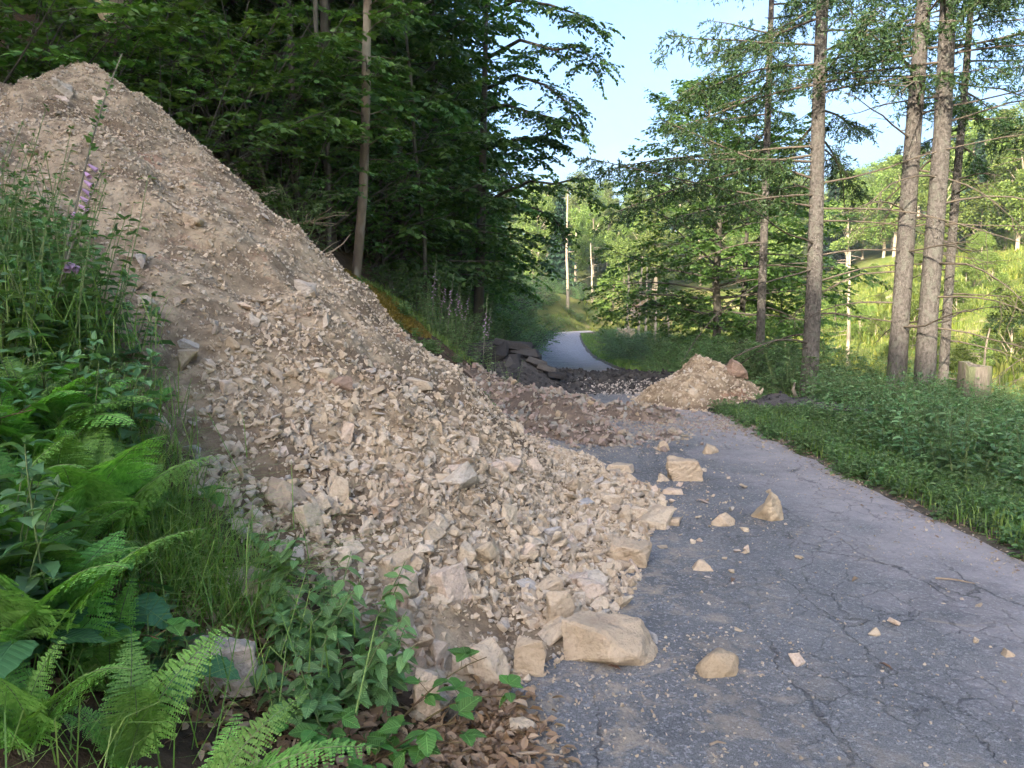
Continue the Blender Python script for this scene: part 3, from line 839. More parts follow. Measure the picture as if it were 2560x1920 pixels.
# grit: nobody could count it
n = 11000
x = RNG.uniform(0.1, 3.3, n); y = 2.2 + 9 * RNG.random(n) ** 1.3
edge = np.minimum(np.clip((x - (0.55 + 0.13 * y)), 0, 3), np.clip(3.35 - x, 0, 3))
keep = (RNG.random(n) < np.exp(-edge * 2.0) + 0.08) & (vnoise(x * 2.2, y * 2.2, 70) + RNG.random(n) * .5 > 0.0)
x, y = x[keep], y[keep]
S = RNG.uniform(0.007, 0.022, len(x))
tag(link('grit', scatter_mesh('grit', np.stack([x, y, 0.008 + S * 0.2 + road_z(y)], -1), S, M['stone'], PROTO_S)), 'fine tan grit scattered over the asphalt', 'grit', kind='stuff')

# ------------------------------------------------------------------ purple gravel heap, asphalt heap, dug-up strip, tan heap
def gravel_h(x, y):
    ax, ay, bx, by = -0.75, 12.6, 1.9, 11.0
    t = np.clip(((x - ax) * (bx - ax) + (y - ay) * (by - ay)) / ((bx - ax) ** 2 + (by - ay) ** 2), 0, 1)
    d = np.hypot(x - ax - t * (bx - ax), y - ay - t * (by - ay))
    top = 0.58 - 0.40 * t ** 0.8
    t2 = np.clip(((x + .7) * 1.9 + (y - 12.4) * -3.4) / (1.9 ** 2 + 3.4 ** 2), 0, 1)      # spur running back along the left side
    d2 = np.hypot(x + .7 - 1.9 * t2, y - 12.4 + 3.4 * t2)
    top, d = np.where(0.54 - .34 * t2 - .36 * d2 > top - .36 * d, 0.54 - .34 * t2, top), np.where(0.54 - .34 * t2 - .36 * d2 > top - .36 * d, d2, d)
    return top - d * 0.36 + sstep(1.9, 0.8, d) * (0.24 * fbm(x * 1.4, y * 1.4, 80, 3) + 0.10 * fbm(x * 5, y * 5, 81, 2))
gravel = thing('gravel_heap', 'low heap of purple and green grey shale gravel behind the mound', 'gravel heap', (0.5, 11.5, 0))
GO = Vector((0.5, 11.5, 0))
link('earth', heap_mesh('earth', -3, 4.2, 7.4, 15.5, 0.06, gravel_h, M['purple_earth'], base_top), gravel, -GO)
def heap_points(n, x0, x1, y0, y1, hf):
    x, y = RNG.uniform(x0, x1, n), RNG.uniform(y0, y1, n)
    h, b = hf(x, y), base_top(x, y)
    ok = h > b - 0.05
    return np.stack([x, y, np.maximum(h, b)], -1)[ok]
P = heap_points(13000, -3, 4, 7.6, 14.5, gravel_h)
S = 0.03 + 0.11 * RNG.random(len(P)) ** 2
P[:, 2] += S * .15
link('gravel', scatter_mesh('gravel', P, S, M['purple_stone'], PROTO_S + PROTO[:4]), gravel, -GO)['kind'] = 'stuff'
P = heap_points(150, -1.6, 3.6, 8.5, 13.0, gravel_h)
for p in P[:46]:
    s = random.uniform(0.11, 0.2)
    link('stone', stone_mesh('purple_stone', random.randrange(10)), gravel, Vector(p) - GO, (random.gauss(0, .4), random.gauss(0, .4), random.uniform(0, 6)), s)
# spread of gravel across the road at the heap's foot
n = 2600
x, y = RNG.normal(2.1, 0.8, n), RNG.normal(10.2, 0.75, n)
k = (x < 3.5) & (x > 0.6)
x, y = x[k], y[k]; S = RNG.uniform(0.02, 0.055, len(x))
tag(link('gravel_spread', scatter_mesh('gravel_spread', np.stack([x, y, base_top(x, y) + S * 0.2], -1), S, M['purple_stone'], PROTO_S)), 'thin spread of purple grey gravel across the road', 'gravel', kind='stuff')

def asph_h(x, y):
    d = np.hypot((x + 0.15) / 1.0, (y - 15.6) / 1.5)
    return 0.95 - d * 0.62 + sstep(1.8, 0.6, d) * (0.12 * fbm(x * 2, y * 2, 90, 3) + 0.05 * fbm(x * 7, y * 7, 91, 2))
asph = thing('broken_asphalt_heap', 'dark heap of torn up asphalt slabs on the left road edge', 'asphalt heap', (-0.15, 15.6, 0))
AO = Vector((-0.15, 15.6, 0))
link('earth', heap_mesh('earth', -2.4, 2.2, 12.6, 18.6, 0.07, asph_h, M['dark_earth'], base_top), asph, -AO)
P = heap_points(2600, -2.2, 2.1, 12.8, 18.2, asph_h)
link('asphalt_rubble', scatter_mesh('asphalt_rubble', P, RNG.uniform(0.04, 0.13, len(P)), M['asphalt_chunk'], PROTO), asph, -AO)['kind'] = 'stuff'
SLABS = [(505, 340, 62, 12, .05, .04), (478, 348, 44, 11, .25, -.2), (512, 346, 46, 12, -.25, .3), (487, 356, 56, 10, .35, -.5), (525, 352, 34, 12, -.35, .2), (505, 358, 40, 9, .5, .1),
         (496, 366, 58, 9, .6, -.35), (520, 364, 44, 8, .5, .3), (480, 364, 34, 9, .6, .2), (537, 362, 26, 10, -.3, .4), (548, 368, 24, 8, -.1, .3), (556, 374, 22, 7, .2, .1), (508, 374, 34, 8, .5, -.1), (486, 374, 36, 8, .4, .3)]
for i, (px, py, w, h, tx, ty) in enumerate(SLABS):
    t = 15.4 - 0.02 * (py - 340)
    W, H = w * t / FPX, h * t / FPX
    dd = ray(px, py)
    x, y, z = dd[0] * t, dd[1] * t, CAM_H + dd[2] * t
    if i == 0: z, H = z - 0.06, H * 0.6
    me = boulder_mesh(700 + i, (W, W * 0.75, max(H * 0.75, 0.08)), 'asphalt_chunk', 12, 0.06, FLAT)
    link('slab', me, asph, Vector((x, y, z - H * 0.5)) - AO, (tx, ty, random.uniform(-.5, .5)))

def dug_h(x, y):
    e = np.maximum(np.abs(x - 2.1) / 2.1, np.abs(y - 17.2) / 3.0)
    n = fbm(x * 1.1, y * 0.9, 95, 4)
    return road_z(y) + 0.24 * sstep(1.05, 0.75, e) * (0.3 + 1.7 * n) + 0.09 * fbm(x * 5, y * 4, 96, 3) * sstep(1.1, .8, e) - 0.1 * sstep(0.95, 1.15, e)
dug = thing('dug_up_strip', 'dark dug up strip across the road beyond the gravel', 'excavation', (2.1, 17.2, 0))
DO = Vector((2.1, 17.2, 0))
link('earth', heap_mesh('earth', -0.6, 4.6, 13.6, 20.8, 0.07, dug_h, M['dark_earth'], base_top, 0.02), dug, -DO)
x, y = RNG.uniform(0.2, 4.0, 2400), np.concatenate([RNG.normal(15.2, 0.5, 800), RNG.normal(17.4, 0.6, 800), RNG.normal(19.8, 0.35, 800)])
link('asphalt_rubble', scatter_mesh('asphalt_rubble', np.stack([x, y, np.maximum(dug_h(x, y), base_top(x, y)) + .01], -1), 0.03 + 0.16 * RNG.random(len(x)) ** 2, M['asphalt_chunk'], PROTO), dug, -DO)['kind'] = 'stuff'
x, y = RNG.normal(2.6, 0.55, 1300), RNG.normal(14.9, 0.5, 1300)
link('pale_gravel', scatter_mesh('pale_gravel', np.stack([x, y, np.maximum(dug_h(x, y), base_top(x, y)) + .015], -1), RNG.uniform(0.02, 0.06, len(x)), M['grey_stone'], PROTO_S), dug, -DO)['kind'] = 'stuff'

TX, TY = 3.25, 12.9
def tan_h(x, y):
    dx, dy = x - TX, y - TY
    d = np.hypot(dx / np.where(dx > 0, 1.1, 0.85), dy)
    h = 0.86 - 0.72 * d + sstep(1.6, 0.5, d) * (0.24 * fbm(x * 1.7, y * 1.7, 120, 3) + 0.07 * fbm(x * 6, y * 6, 121, 2))
    return np.maximum(h, 0.12 - 0.13 * d + 0.06 * fbm(x * 3, y * 3, 122, 3))
tan = thing('spoil_heap', 'small pointed heap of tan soil on the right road edge', 'soil heap', (TX, TY, 0))
TO = Vector((TX, TY, 0))
link('earth', heap_mesh('earth', 1.2, 6.2, 10.8, 15.2, 0.055, tan_h, M['earth'], base_top), tan, -TO)
P = heap_points(8000, 1.0, 5.6, 10.8, 15, tan_h)
link('rubble', scatter_mesh('rubble', P, 0.02 + 0.085 * RNG.random(len(P)) ** 2.2, M['stone'], PROTO), tan, -TO)['kind'] = 'stuff'
for p in heap_points(120, 2.1, 4.6, 11.2, 13.2, tan_h)[:26]:
    s = random.uniform(0.12, 0.2)
    link('stone', stone_mesh('stone', random.randrange(10)), tan, Vector(p) - TO, (random.gauss(0, .5), random.gauss(0, .5), random.uniform(0, 6)), s)
x, y = TX + 0.68, TY - 0.15
o = link('boulder', boulder_mesh(801, (0.46, 0.34, 0.3), 'red_stone', 12, 0.05, WEDGE), None, (x, y, float(tan_h(np.array([x]), np.array([y]))[0]) - 0.06), (0.1, 0.25, .2))
tag(o, 'reddish block resting on the right shoulder of the small soil heap', 'rock')
def soil_h(x, y):
    d = np.hypot((x - 4.45) / 1.5, (y - 11.9) / 0.9)
    return ground_z(4.4, 11.9) + 0.24 - 0.30 * d + 0.12 * fbm(x * 3, y * 3, 130, 3)
soil = thing('dark_soil_clod', 'flat clod of dark soil and roots right of the small soil heap', 'soil', (4.45, 11.9, 0))
SO = Vector((4.45, 11.9, 0))
link('earth', heap_mesh('earth', 2.6, 6.4, 10.7, 13.2, 0.06, soil_h, M['dark_earth'], base_top), soil, -SO)
P = heap_points(800, 2.8, 6.2, 10.8, 13.0, soil_h)
link('crumbled_earth', scatter_mesh('crumbled_earth', P, RNG.uniform(0.03, 0.09, len(P)), M['asphalt_chunk'], PROTO_S), soil, -SO)['kind'] = 'stuff'

# ------------------------------------------------------------------ trees: generators
def perp(d):
    d = unit(d)
    return unit(np.cross(d, [0, 0, 1.0]) + 1e-6)

def curve_pts(p0, d0, length, n, bend=(0, 0, 0), wob=0.05, rng=RNG):
    """A limb: starts along d0, bends by 'bend' per unit of its own length."""
    pts, d = [np.array(p0, float)], unit(d0)
    st = length / (n - 1)
    for k in range(n - 1):
        d = unit(d + np.array(bend) / (n - 1) + rng.normal(0, wob, 3))
        pts.append(pts[-1] + d * st)
    return np.array(pts)

def sample(pts, t):
    f = t * (len(pts) - 1); i = min(int(f), len(pts) - 2); f -= i
    return pts[i] * (1 - f) + pts[i + 1] * f, unit(pts[i + 1] - pts[i])

def spray(LV, p, d, length, nleaf, L, flat=0.25, rng=RNG):
    """Leaves set alternately along a twig, lying near one plane like beech foliage."""
    d = unit(d); s = perp(d)
    t = (np.arange(nleaf) + 0.5) / nleaf
    side = np.where(np.arange(nleaf) % 2 == 0, 1.0, -1.0)[:, None]
    pos = p + d * (t * length)[:, None] + np.array([0, 0, -0.12]) * (t ** 2 * length)[:, None] + rng.normal(0, 0.02 * length, (nleaf, 3))
    T = d * 0.55 + s * side * rng.uniform(0.5, 1.1, (nleaf, 1)) + rng.normal(0, 0.18, (nleaf, 3)) + np.array([0, 0, -0.18])
    N = np.array([0, 0, 1.0]) + rng.normal(0, flat, (nleaf, 3))
    LV.append((pos, T, N, L * rng.uniform(0.7, 1.25, nleaf)))

def branch_out(W, LV, pts, r0, nsub, sublen, ntwig, nleaf, L, rng, start=0.2, flat=0.3, twig=0.45, spread=0.9, droop=-0.1, gappy=0.0):
    """Sub-branches with leaf sprays along a limb."""
    for k in range(nsub):
        t = start + (1 - start) * (k + rng.random()) / nsub
        if rng.random() < gappy: continue
        p, d = sample(pts, t)
        s = perp(d) * (1 if k % 2 else -1)
        sd = d * 0.7 + s * spread * rng.uniform(0.6, 1.2) + rng.normal(0, 0.15, 3) + np.array([0, 0, droop])
        ln = sublen * (1.15 - 0.65 * t) * rng.uniform(0.7, 1.25)
        sp = curve_pts(p, sd, ln, 4, (0, 0, -0.25), 0.06, rng)
        W.tube(sp, np.linspace(max(r0 * 0.28 * (1 - t * 0.6), 0.006), 0.003, 4), 3, False)
        for j in range(ntwig):
            tt = 0.15 + 0.85 * (j + rng.random()) / ntwig
            q, e = sample(sp, tt)
            td = e * 0.8 + perp(e) * (1 if j % 2 else -1) * rng.uniform(0.3, 1.0) + rng.normal(0, 0.15, 3)
            spray(LV, q, td, twig * rng.uniform(0.7, 1.2), nleaf, L, flat, rng)
        spray(LV, sp[-1], sp[-1] - sp[-2], twig, nleaf, L, flat, rng)

def leaves_mesh(name, LV, mat, aspect=0.62, fold=0.0):
    P = np.concatenate([a[0] for a in LV]); T = np.concatenate([a[1] for a in LV])
    N = np.concatenate([a[2] for a in LV]); L = np.concatenate([a[3] for a in LV])
    r = leaf_arrays(P, T, N, L, L * aspect, fold)
    return np_mesh(name, r[0], list(r[1:]), [mat])

def broadleaf(seed, H, r0, clear, crown, nlimb, leafL, bark, leaf, nsub=7, ntwig=4, nleaf=10, lean=(0, 0), topfrac=0.8, low=True, sparse=0.0):
    rng = np.random.default_rng(seed)
    n = 12
    z = np.linspace(0, H, n)
    tx = np.cumsum(rng.normal(0, 0.012 * H, n)) * np.linspace(0, 1, n) + lean[0] * z
    ty = np.cumsum(rng.normal(0, 0.012 * H, n)) * np.linspace(0, 1, n) + lean[1] * z
    tx -= tx[0]; ty -= ty[0]
    trunk = np.stack([tx, ty, z - 0.15], -1)
    W = Geo(); LV = []
    rad = r0 * (1 - z / H) ** 0.75 + 0.012
    rad[0] *= 1.35
    W.tube(trunk, rad, 10, False, 0.1)
    az = rng.uniform(0, 6.28)
    for i in range(nlimb):
        f = (i + rng.random() * 0.8) / nlimb
        h = clear + (H * 0.97 - clear) * f
        az += 2.4 + rng.normal(0, 0.3)
        prof = (math.sin(math.pi * min(1, 0.25 + 0.75 * f) ** 0.9) * 0.75 + 0.25) if low else (1 - f) * 0.7 + 0.3
        ln = crown * prof * rng.uniform(0.7, 1.15)
        el = R(8 + 45 * f ** 1.5) + rng.normal(0, 0.1)
        d = np.array([math.cos(az) * math.cos(el), math.sin(az) * math.cos(el), math.sin(el)])
        p, _ = sample(trunk, h / H)
        lp = curve_pts(p, d, ln, 6, (0, 0, -0.28 + 0.25 * f), 0.07, rng)
        rl = r0 * 0.32 * (1 - 0.6 * f)
        W.tube(lp, np.linspace(rl, 0.008, 6), 5, False)
        branch_out(W, LV, lp, rl, nsub, ln * 0.42, ntwig, nleaf, leafL, rng, 0.18, 0.55, 0.45 * crown / 4 + 0.1, gappy=sparse)
    return W.mesh('trunk', bark, True), leaves_mesh('crown', LV, leaf)

def plant_tree(protos, name, label, x, y, scale=1.0, rot=0.0, group=None, tilt=(0, 0), sink=0.15, cat='tree'):
    t = thing(name, label, cat, (x, y, ground_z(x, y) - sink), (tilt[0], tilt[1], rot), scale, group)
    link('trunk', protos[0], t)
    link('crown', protos[1], t)
    return t

def column_of(x, y):
    return 512 + x / max(y, .1) * FPX
def left_mark(x, y):
    px = column_of(x, y)
    for lim, w in ((45, 'at the top left corner'), (110, 'behind the tip of the mound'), (180, 'right of the mound tip'), (240, 'above the upper mound edge'), (300, 'left of the slender oak'), (375, 'around the slender oak'), (430, 'right of the slender oak'), (480, 'under the long drooping limb')):
        if px < lim: return w
    return 'at the wood edge by the road bend'
def right_mark(x, y):
    px = column_of(x, y)
    for lim, w in ((600, 'left of the valley gap'), (650, 'above the road bend'), (740, 'behind the spreading hornbeam'), (805, 'left of the first spruce'), (885, 'between first spruce and leaning trunk'), (935, 'behind the close pair of trunks'), (980, 'by the tall grey stump')):
        if px < lim: return w
    return 'at the right picture edge'
def depth_word(y, a, b):
    return 'nearest' if y < a else ('middle' if y < b else 'farthest')

def col(px, d):
    """Ground point d metres ahead in the picture column px."""
    return (px - 512) / FPX * d, d

# ------------------------------------------------------------------ left forest
BE = [broadleaf(21, 13, 0.13, 0.8, 3.9, 52, 0.18, M['beech_bark'], M['beech_leaf']),
      broadleaf(22, 15, 0.15, 1.2, 4.3, 54, 0.18, M['beech_bark'], M['beech_leaf']),
      broadleaf(23, 11, 0.10, 0.5, 3.3, 48, 0.17, M['beech_bark'], M['shrub_leaf'])]
BE.append(broadleaf(24, 10, 0.10, 0.4, 3.4, 50, 0.16, M['beech_bark'], M['oak_leaf']))
def shrub(seed, H, crown, nstem, leafL, leaf, bark=None, nsub=5, ntwig=3, nleaf=9):
    rng = np.random.default_rng(seed)
    W, LV = Geo(), []
    for i in range(nstem):
        az = rng.uniform(0, 6.28); el = rng.uniform(0.5, 1.45)
        d = np.array([math.cos(az) * math.cos(el), math.sin(az) * math.cos(el), math.sin(el)])
        ln = (crown * math.cos(el) + H * math.sin(el)) * rng.uniform(0.7, 1.05)
        lp = curve_pts((rng.normal(0, 0.1 * crown), rng.normal(0, 0.1 * crown), -0.1), d, ln, 6, (0, 0, -0.2), 0.1, rng)
        W.tube(lp, np.linspace(0.012 + 0.006 * H, 0.003, 6), 4, False)
        branch_out(W, LV, lp, 0.02, nsub, ln * 0.4, ntwig, nleaf, leafL, rng, 0.15, 0.4, 0.14 + 0.09 * crown)
    return W.mesh('stems', bark or M['beech_bark'], True), leaves_mesh('foliage', LV, leaf)
SH = [shrub(31, 2.6, 1.5, 18, 0.11, M['shrub_leaf']), shrub(32, 1.9, 1.3, 16, 0.095, M['shrub_leaf']), shrub(33, 1.1, 0.9, 16, 0.055, M['herb_leaf'], M['stem']),
      shrub(34, 3.2, 1.9, 20, 0.135, M['oak_leaf']), shrub(35, 2.4, 1.5, 18, 0.10, M['herb_leaf'])]
def plant_shrub(k, label, x, y, scale=1.0, group=None, name='shrub', z=None):
    t = thing(name, label, 'shrub', (x, y, ground_z(x, y) if z is None else z), (0, 0, random.uniform(0, 6.28)), scale, group)
    link('stems', SH[k][0], t); link('foliage', SH[k][1], t)
    return t

LEFT = [(345, 17, 1, 1.0), (300, 19, 0, 1.05), (250, 16, 2, 1.0), (405, 18.5, 2, 0.95), (432, 21, 0, 0.9), (448, 26, 1, 0.85), (462, 31, 2, .95), (468, 38, 0, .9), (476, 47, 1, .75), (486, 58, 0, .7),
        (205, 15, 1, 1.0), (150, 14.5, 0, 1.0), (95, 15, 2, 1.2), (40, 14, 0, 1.1), (-10, 13, 1, 1.1), (380, 25, 1, 1.1), (320, 27, 2, 1.15), (260, 24, 1, 1.0), (200, 23, 0, 1.2), (130, 22, 1, 1.1), (60, 21, 2, 1.3),
        (400, 33, 0, 1.1), (425, 38, 1, .95), (350, 35, 0, 1.1), (290, 33, 1, 1.0), (225, 32, 2, 1.3), (160, 31, 0, 1.2), (90, 30, 1, 1.1), (10, 24, 0, 1.2), (450, 52, 2, 1.0), (395, 48, 1, 1.0), (-60, 18, 2, 1.2), (480, 70, 0, .8)]
for px, d, k, s in LEFT:
    x, y = col(px, d)
    if px >= 440: k = 3
    plant_tree(BE[k], 'beech_tree', 'dark leafy beech %s, %s row' % (left_mark(x, y), depth_word(y, 19, 29)), x, y, s, random.uniform(0, 6.28), 'beeches of the wood on the left bank')
for i, (px, d, k, s) in enumerate([(395, 15, 0, .8), (415, 16.5, 1, .9), (440, 17, 0, .8), (462, 19, 1, .9), (470, 22, 0, 1.0), (490, 24, 0, .9), (500, 27, 0, 1.1), (515, 31, 0, 1.1), (525, 36, 1, 1.3), (533, 42, 0, 1.1), (540, 50, 0, 1.1), (320, 14.5, 0, .9), (290, 13.5, 1, 1.0),
                                   (345, 16, 1, 1.0), (370, 17, 0, 1.1), (240, 13, 0, 1.0), (545, 58, 0, 1.0), (200, 12.5, 3, .8), (550, 66, 1, 1.2), (430, 21, 0, 1.2), (400, 20, 3, 1.0), (270, 17, 3, 1.0), (330, 20, 3, 1.0), (215, 17, 0, 1.2), (455, 15.2, 2, .9), (300, 12, 2, 1.0)]):
    x, y = col(px, d)
    if px > 390: k, s = (4 if px > 430 else k), s * (.45 if d < 20 else .6)
    plant_shrub(k, 'dense shrub %s, left bank, %s row' % (left_mark(x, y), depth_word(y, 18, 30)), x, y, s, 'undergrowth of the left wood')
ru = np.random.default_rng(8)
for i in range(58):
    d = ru.uniform(11.5, 30); px = ru.uniform(-30, 470 if d > 17 else 330)
    x, y = col(px, d)
    if x > -3.0: continue
    plant_shrub(int(ru.choice([0, 3, 3])), 'leafy dark bush %s on the wooded slope, %s row' % (left_mark(x, y), depth_word(y, 16, 23)), x, y, ru.uniform(1.0, 1.7), 'bushes on the wooded slope behind the mound', 'wood_bush')
for px, d, s, lab in [(170, 10.6, 0.75, 'bright leafed hazel bush just behind the mound peak'), (120, 11.5, 0.8, 'leafy sapling left of the broken trunk above the mound'), (40, 10.4, .9, 'overhanging leafy bush at the top left corner'), (5, 9.6, .8, 'leafy bush at the left edge above the mound crest'), (85, 10.3, .8, 'leafy bush right behind the tip of the mound'), (-30, 9.2, 1.0, 'leafy bush partly outside the left edge above the mound')]:
    x, y = col(px, d)
    plant_shrub(3, lab, x, y, s, None, 'hazel_bush')

# oak with the pale bare trunk, tufts of leaves along the stem
def pale_trunk_tree():
    rng = np.random.default_rng(77)
    H = 13.0
    z = np.linspace(-0.2, H, 16)
    tr = np.stack([0.055 * z + 0.004 * z * z + 0.07 * np.sin(z * 0.8), 0 * z, z], -1)
    W, LV = Geo(), []
    W.tube(tr, 0.072 * (1 - z / H) ** 0.6 + 0.02, 12, False, 0.12)
    for i in range(52):
        h = rng.uniform(2.0, 9.5); p, _ = sample(tr, (h + .2) / (H + .2))
        az = rng.uniform(0, 6.28); d = np.array([math.cos(az), math.sin(az), 0.35])
        lp = curve_pts(p, d, rng.uniform(0.4, 1.1), 4, (0, 0, -0.2), 0.1, rng)
        W.tube(lp, np.linspace(0.014, 0.004, 4), 4, False)
        branch_out(W, LV, lp, 0.015, 3, 0.4, 2, 7, 0.11, rng, 0.3, 0.6, 0.25)
    for i in range(24):
        h = rng.uniform(6.5, 12.5); p, _ = sample(tr, (h + .2) / (H + .2))
        az = rng.uniform(0, 6.28); d = np.array([math.cos(az), math.sin(az), 0.3])
        lp = curve_pts(p, d, rng.uniform(1.6, 3.4), 6, (0, 0, -0.15), 0.1, rng)
        W.tube(lp, np.linspace(0.04, 0.006, 6), 5, False)
        branch_out(W, LV, lp, 0.04, 7, 1.1, 3, 9, 0.12, rng, 0.2, 0.5, 0.4)
    return W.mesh('trunk', M['pale_bark'], True), leaves_mesh('crown', LV, M['oak_leaf'])
x, y = col(357, 13.6)
plant_tree(pale_trunk_tree(), 'oak_tree', 'slender oak with bare pale trunk and leaf tufts on the left bank', x, y, 1.0, 0, None, (0, 0), 0.1)
# thin saplings and trunks seen in the dark wood
def pole_mesh(seed, H, r):
    rng = np.random.default_rng(seed)
    z = np.linspace(-0.2, H, 10)
    W = Geo()
    W.tube(np.stack([np.cumsum(rng.normal(0, 0.05, 10)), np.cumsum(rng.normal(0, 0.05, 10)), z], -1), r * (1 - z / H * 0.5), 8, False, .1)
    for i in range(9):
        p = np.array([0, 0, rng.uniform(0.25, 0.9) * H])
        az = rng.uniform(0, 6.28)
        lp = curve_pts(p, (math.cos(az), math.sin(az), 0.5), rng.uniform(.5, 1.4), 5, (0, 0, .1), .15, rng)
        W.tube(lp, np.linspace(r * .25, .004, 5), 4, False)
    return W.mesh('trunk', M['beech_bark'], True)
PM = [pole_mesh(81, 9, .05), pole_mesh(82, 11, .11), pole_mesh(83, 10, .07)]
for px, d, k, tl in [(337, 14.8, 1, .0), (306, 14.2, 2, 0), (330, 13.8, 0, .07), (428, 17, 0, .05)]:
    x, y = col(px, d)
    t = thing('bare_sapling', 'thin bare stem standing in the dark wood on the left', 'tree', (x, y, ground_z(x, y)), (0, tl, random.uniform(0, 6)), 1, 'bare stems in the left wood')
    link('trunk', PM[k], t)
    t['label'] = 'thin bare stem standing in the dark wood on the left'
# leaning broken trunk above the mound
x, y = col(118, 11.4)
bt = thing('broken_tree', 'leaning grey trunk with a torn branch stub above the mound peak', 'tree', (x, y, ground_z(x, y) - .3))
W = Geo(); W.tube([(-.55, 0, 0), (-.1, 0, .9), (.3, 0, 1.7), (.36, 0, 3), (.5, .1, 6), (.6, .2, 9)], [.2, .18, .17, .155, .12, .07], 10, False, .12)
link('trunk', W.mesh('trunk', M['pale_bark'], True), bt)
W = Geo(); W.tube([(.25, 0, 1.5), (.12, -.15, 1.9), (.05, -.25, 2.35)], [.11, .09, .05], 8, True, .35)
link('torn_stub', W.mesh('torn_stub', M['cut_wood'], True), bt)
# dead branches lying at the edge of the wood
for i, (px, d, z, ln, az) in enumerate([(255, 11.5, 2.9, 1.6, .3), (270, 12, 2.75, 1.4, -.4), (290, 12, 2.3, 1.2, .9)]):
    x, y = col(px, d)
    W = Geo(); lp = curve_pts((0, 0, 0), (math.cos(az), .3, .25), ln, 7, (0, 0, -.1), .18, RNG); W.tube(lp, np.linspace(.03, .006, 7), 5, False)
    for k in range(4):
        p, dd = sample(lp, random.uniform(.3, .9)); W.tube(curve_pts(p, dd + RNG.normal(0, .6, 3), .5, 4, (0, 0, 0), .15, RNG), np.linspace(.012, .003, 4), 4, False)
    tag(link('dead_branch', W.mesh('dead_branch', M['dry_stick']), None, (x, y, z)), 'bare grey dead branch sticking out behind the mound edge', 'branch', 'dead branches behind the mound')

# tree on the left bank with the long dark limb reaching out over the road
def limb_tree():
    rng = np.random.default_rng(91)
    base = np.array(col(478, 21) + (0,)); bz = ground_z(base[0], base[1])
    W, LV = Geo(), []
    def w(px, py, d):
        r = ray(px, py); return np.array([r[0] * d, r[1] * d, CAM_H + r[2] * d]) - np.array([base[0], base[1], bz])
    H = 12.0; z = np.linspace(-.2, H, 10)
    tr = np.stack([0.03 * z, 0 * z, z], -1); W.tube(tr, .15 * (1 - z / H) + .02, 9, False, .1)
    limbs = [[w(482, 205, 21), w(505, 192, 20.5), w(530, 181, 20), w(555, 184, 19.6), w(578, 178, 19.3), w(590, 194, 19.2)],
             [w(482, 215, 21), w(510, 207, 20.5), w(535, 208, 20), w(555, 220, 19.8), w(564, 232, 19.7)],
             [w(483, 150, 21), w(505, 142, 20.5), w(525, 138, 20), w(545, 139, 19.8), w(552, 140, 19.7)],
             [w(484, 60, 21), w(520, 40, 20), w(555, 50, 19), w(585, 45, 18.6), w(588, 60, 18.4)],
             [w(484, 90, 21), w(515, 75, 20), w(545, 85, 19.2), w(570, 105, 18.8), w(572, 120, 18.6)],
             [w(484, 20, 21), w(515, 0, 20), w(550, 5, 19), w(580, 15, 18.4), w(590, 20, 18)],
             [w(484, 110, 21), w(505, 105, 19.5), w(530, 112, 18.7), w(555, 118, 18.3)]]
    for k, lp in enumerate(limbs):
        lp = np.array(lp)
        W.tube(lp, np.linspace(.06, .012, len(lp)), 6, False)
        big = k >= 3
        branch_out(W, LV, lp, .05, 16 if big else 11, 1.15 if big else .7, 4, 10, .125, rng, .28, .5, .42, .9, 0.0)
    return (W.mesh('trunk', M['beech_bark'], True), leaves_mesh('crown', LV, M['beech_leaf'])), base
lt, base = limb_tree()
plant_tree(lt, 'beech_tree', 'dark tree whose long drooping limb reaches over the road against the sky', base[0], base[1], 1, 0, None, (0, 0), 0)

# ------------------------------------------------------------------ spruces on the right
def needle_twig(NV, p, d, length, rng, L=0.075, dens=1.0):
    n = max(6, int(length * 50 * dens))
    t = rng.random(n)
    d = unit(d)
    pos = p + d * (t * length)[:, None] + np.array([0, 0, -0.25]) * (t ** 2 * length)[:, None]
    T = d * 0.75 + rng.normal(0, 0.55, (n, 3))
    NV.append((pos, T, rng.normal(0, 1, (n, 3)), L * rng.uniform(0.7, 1.5, n)))

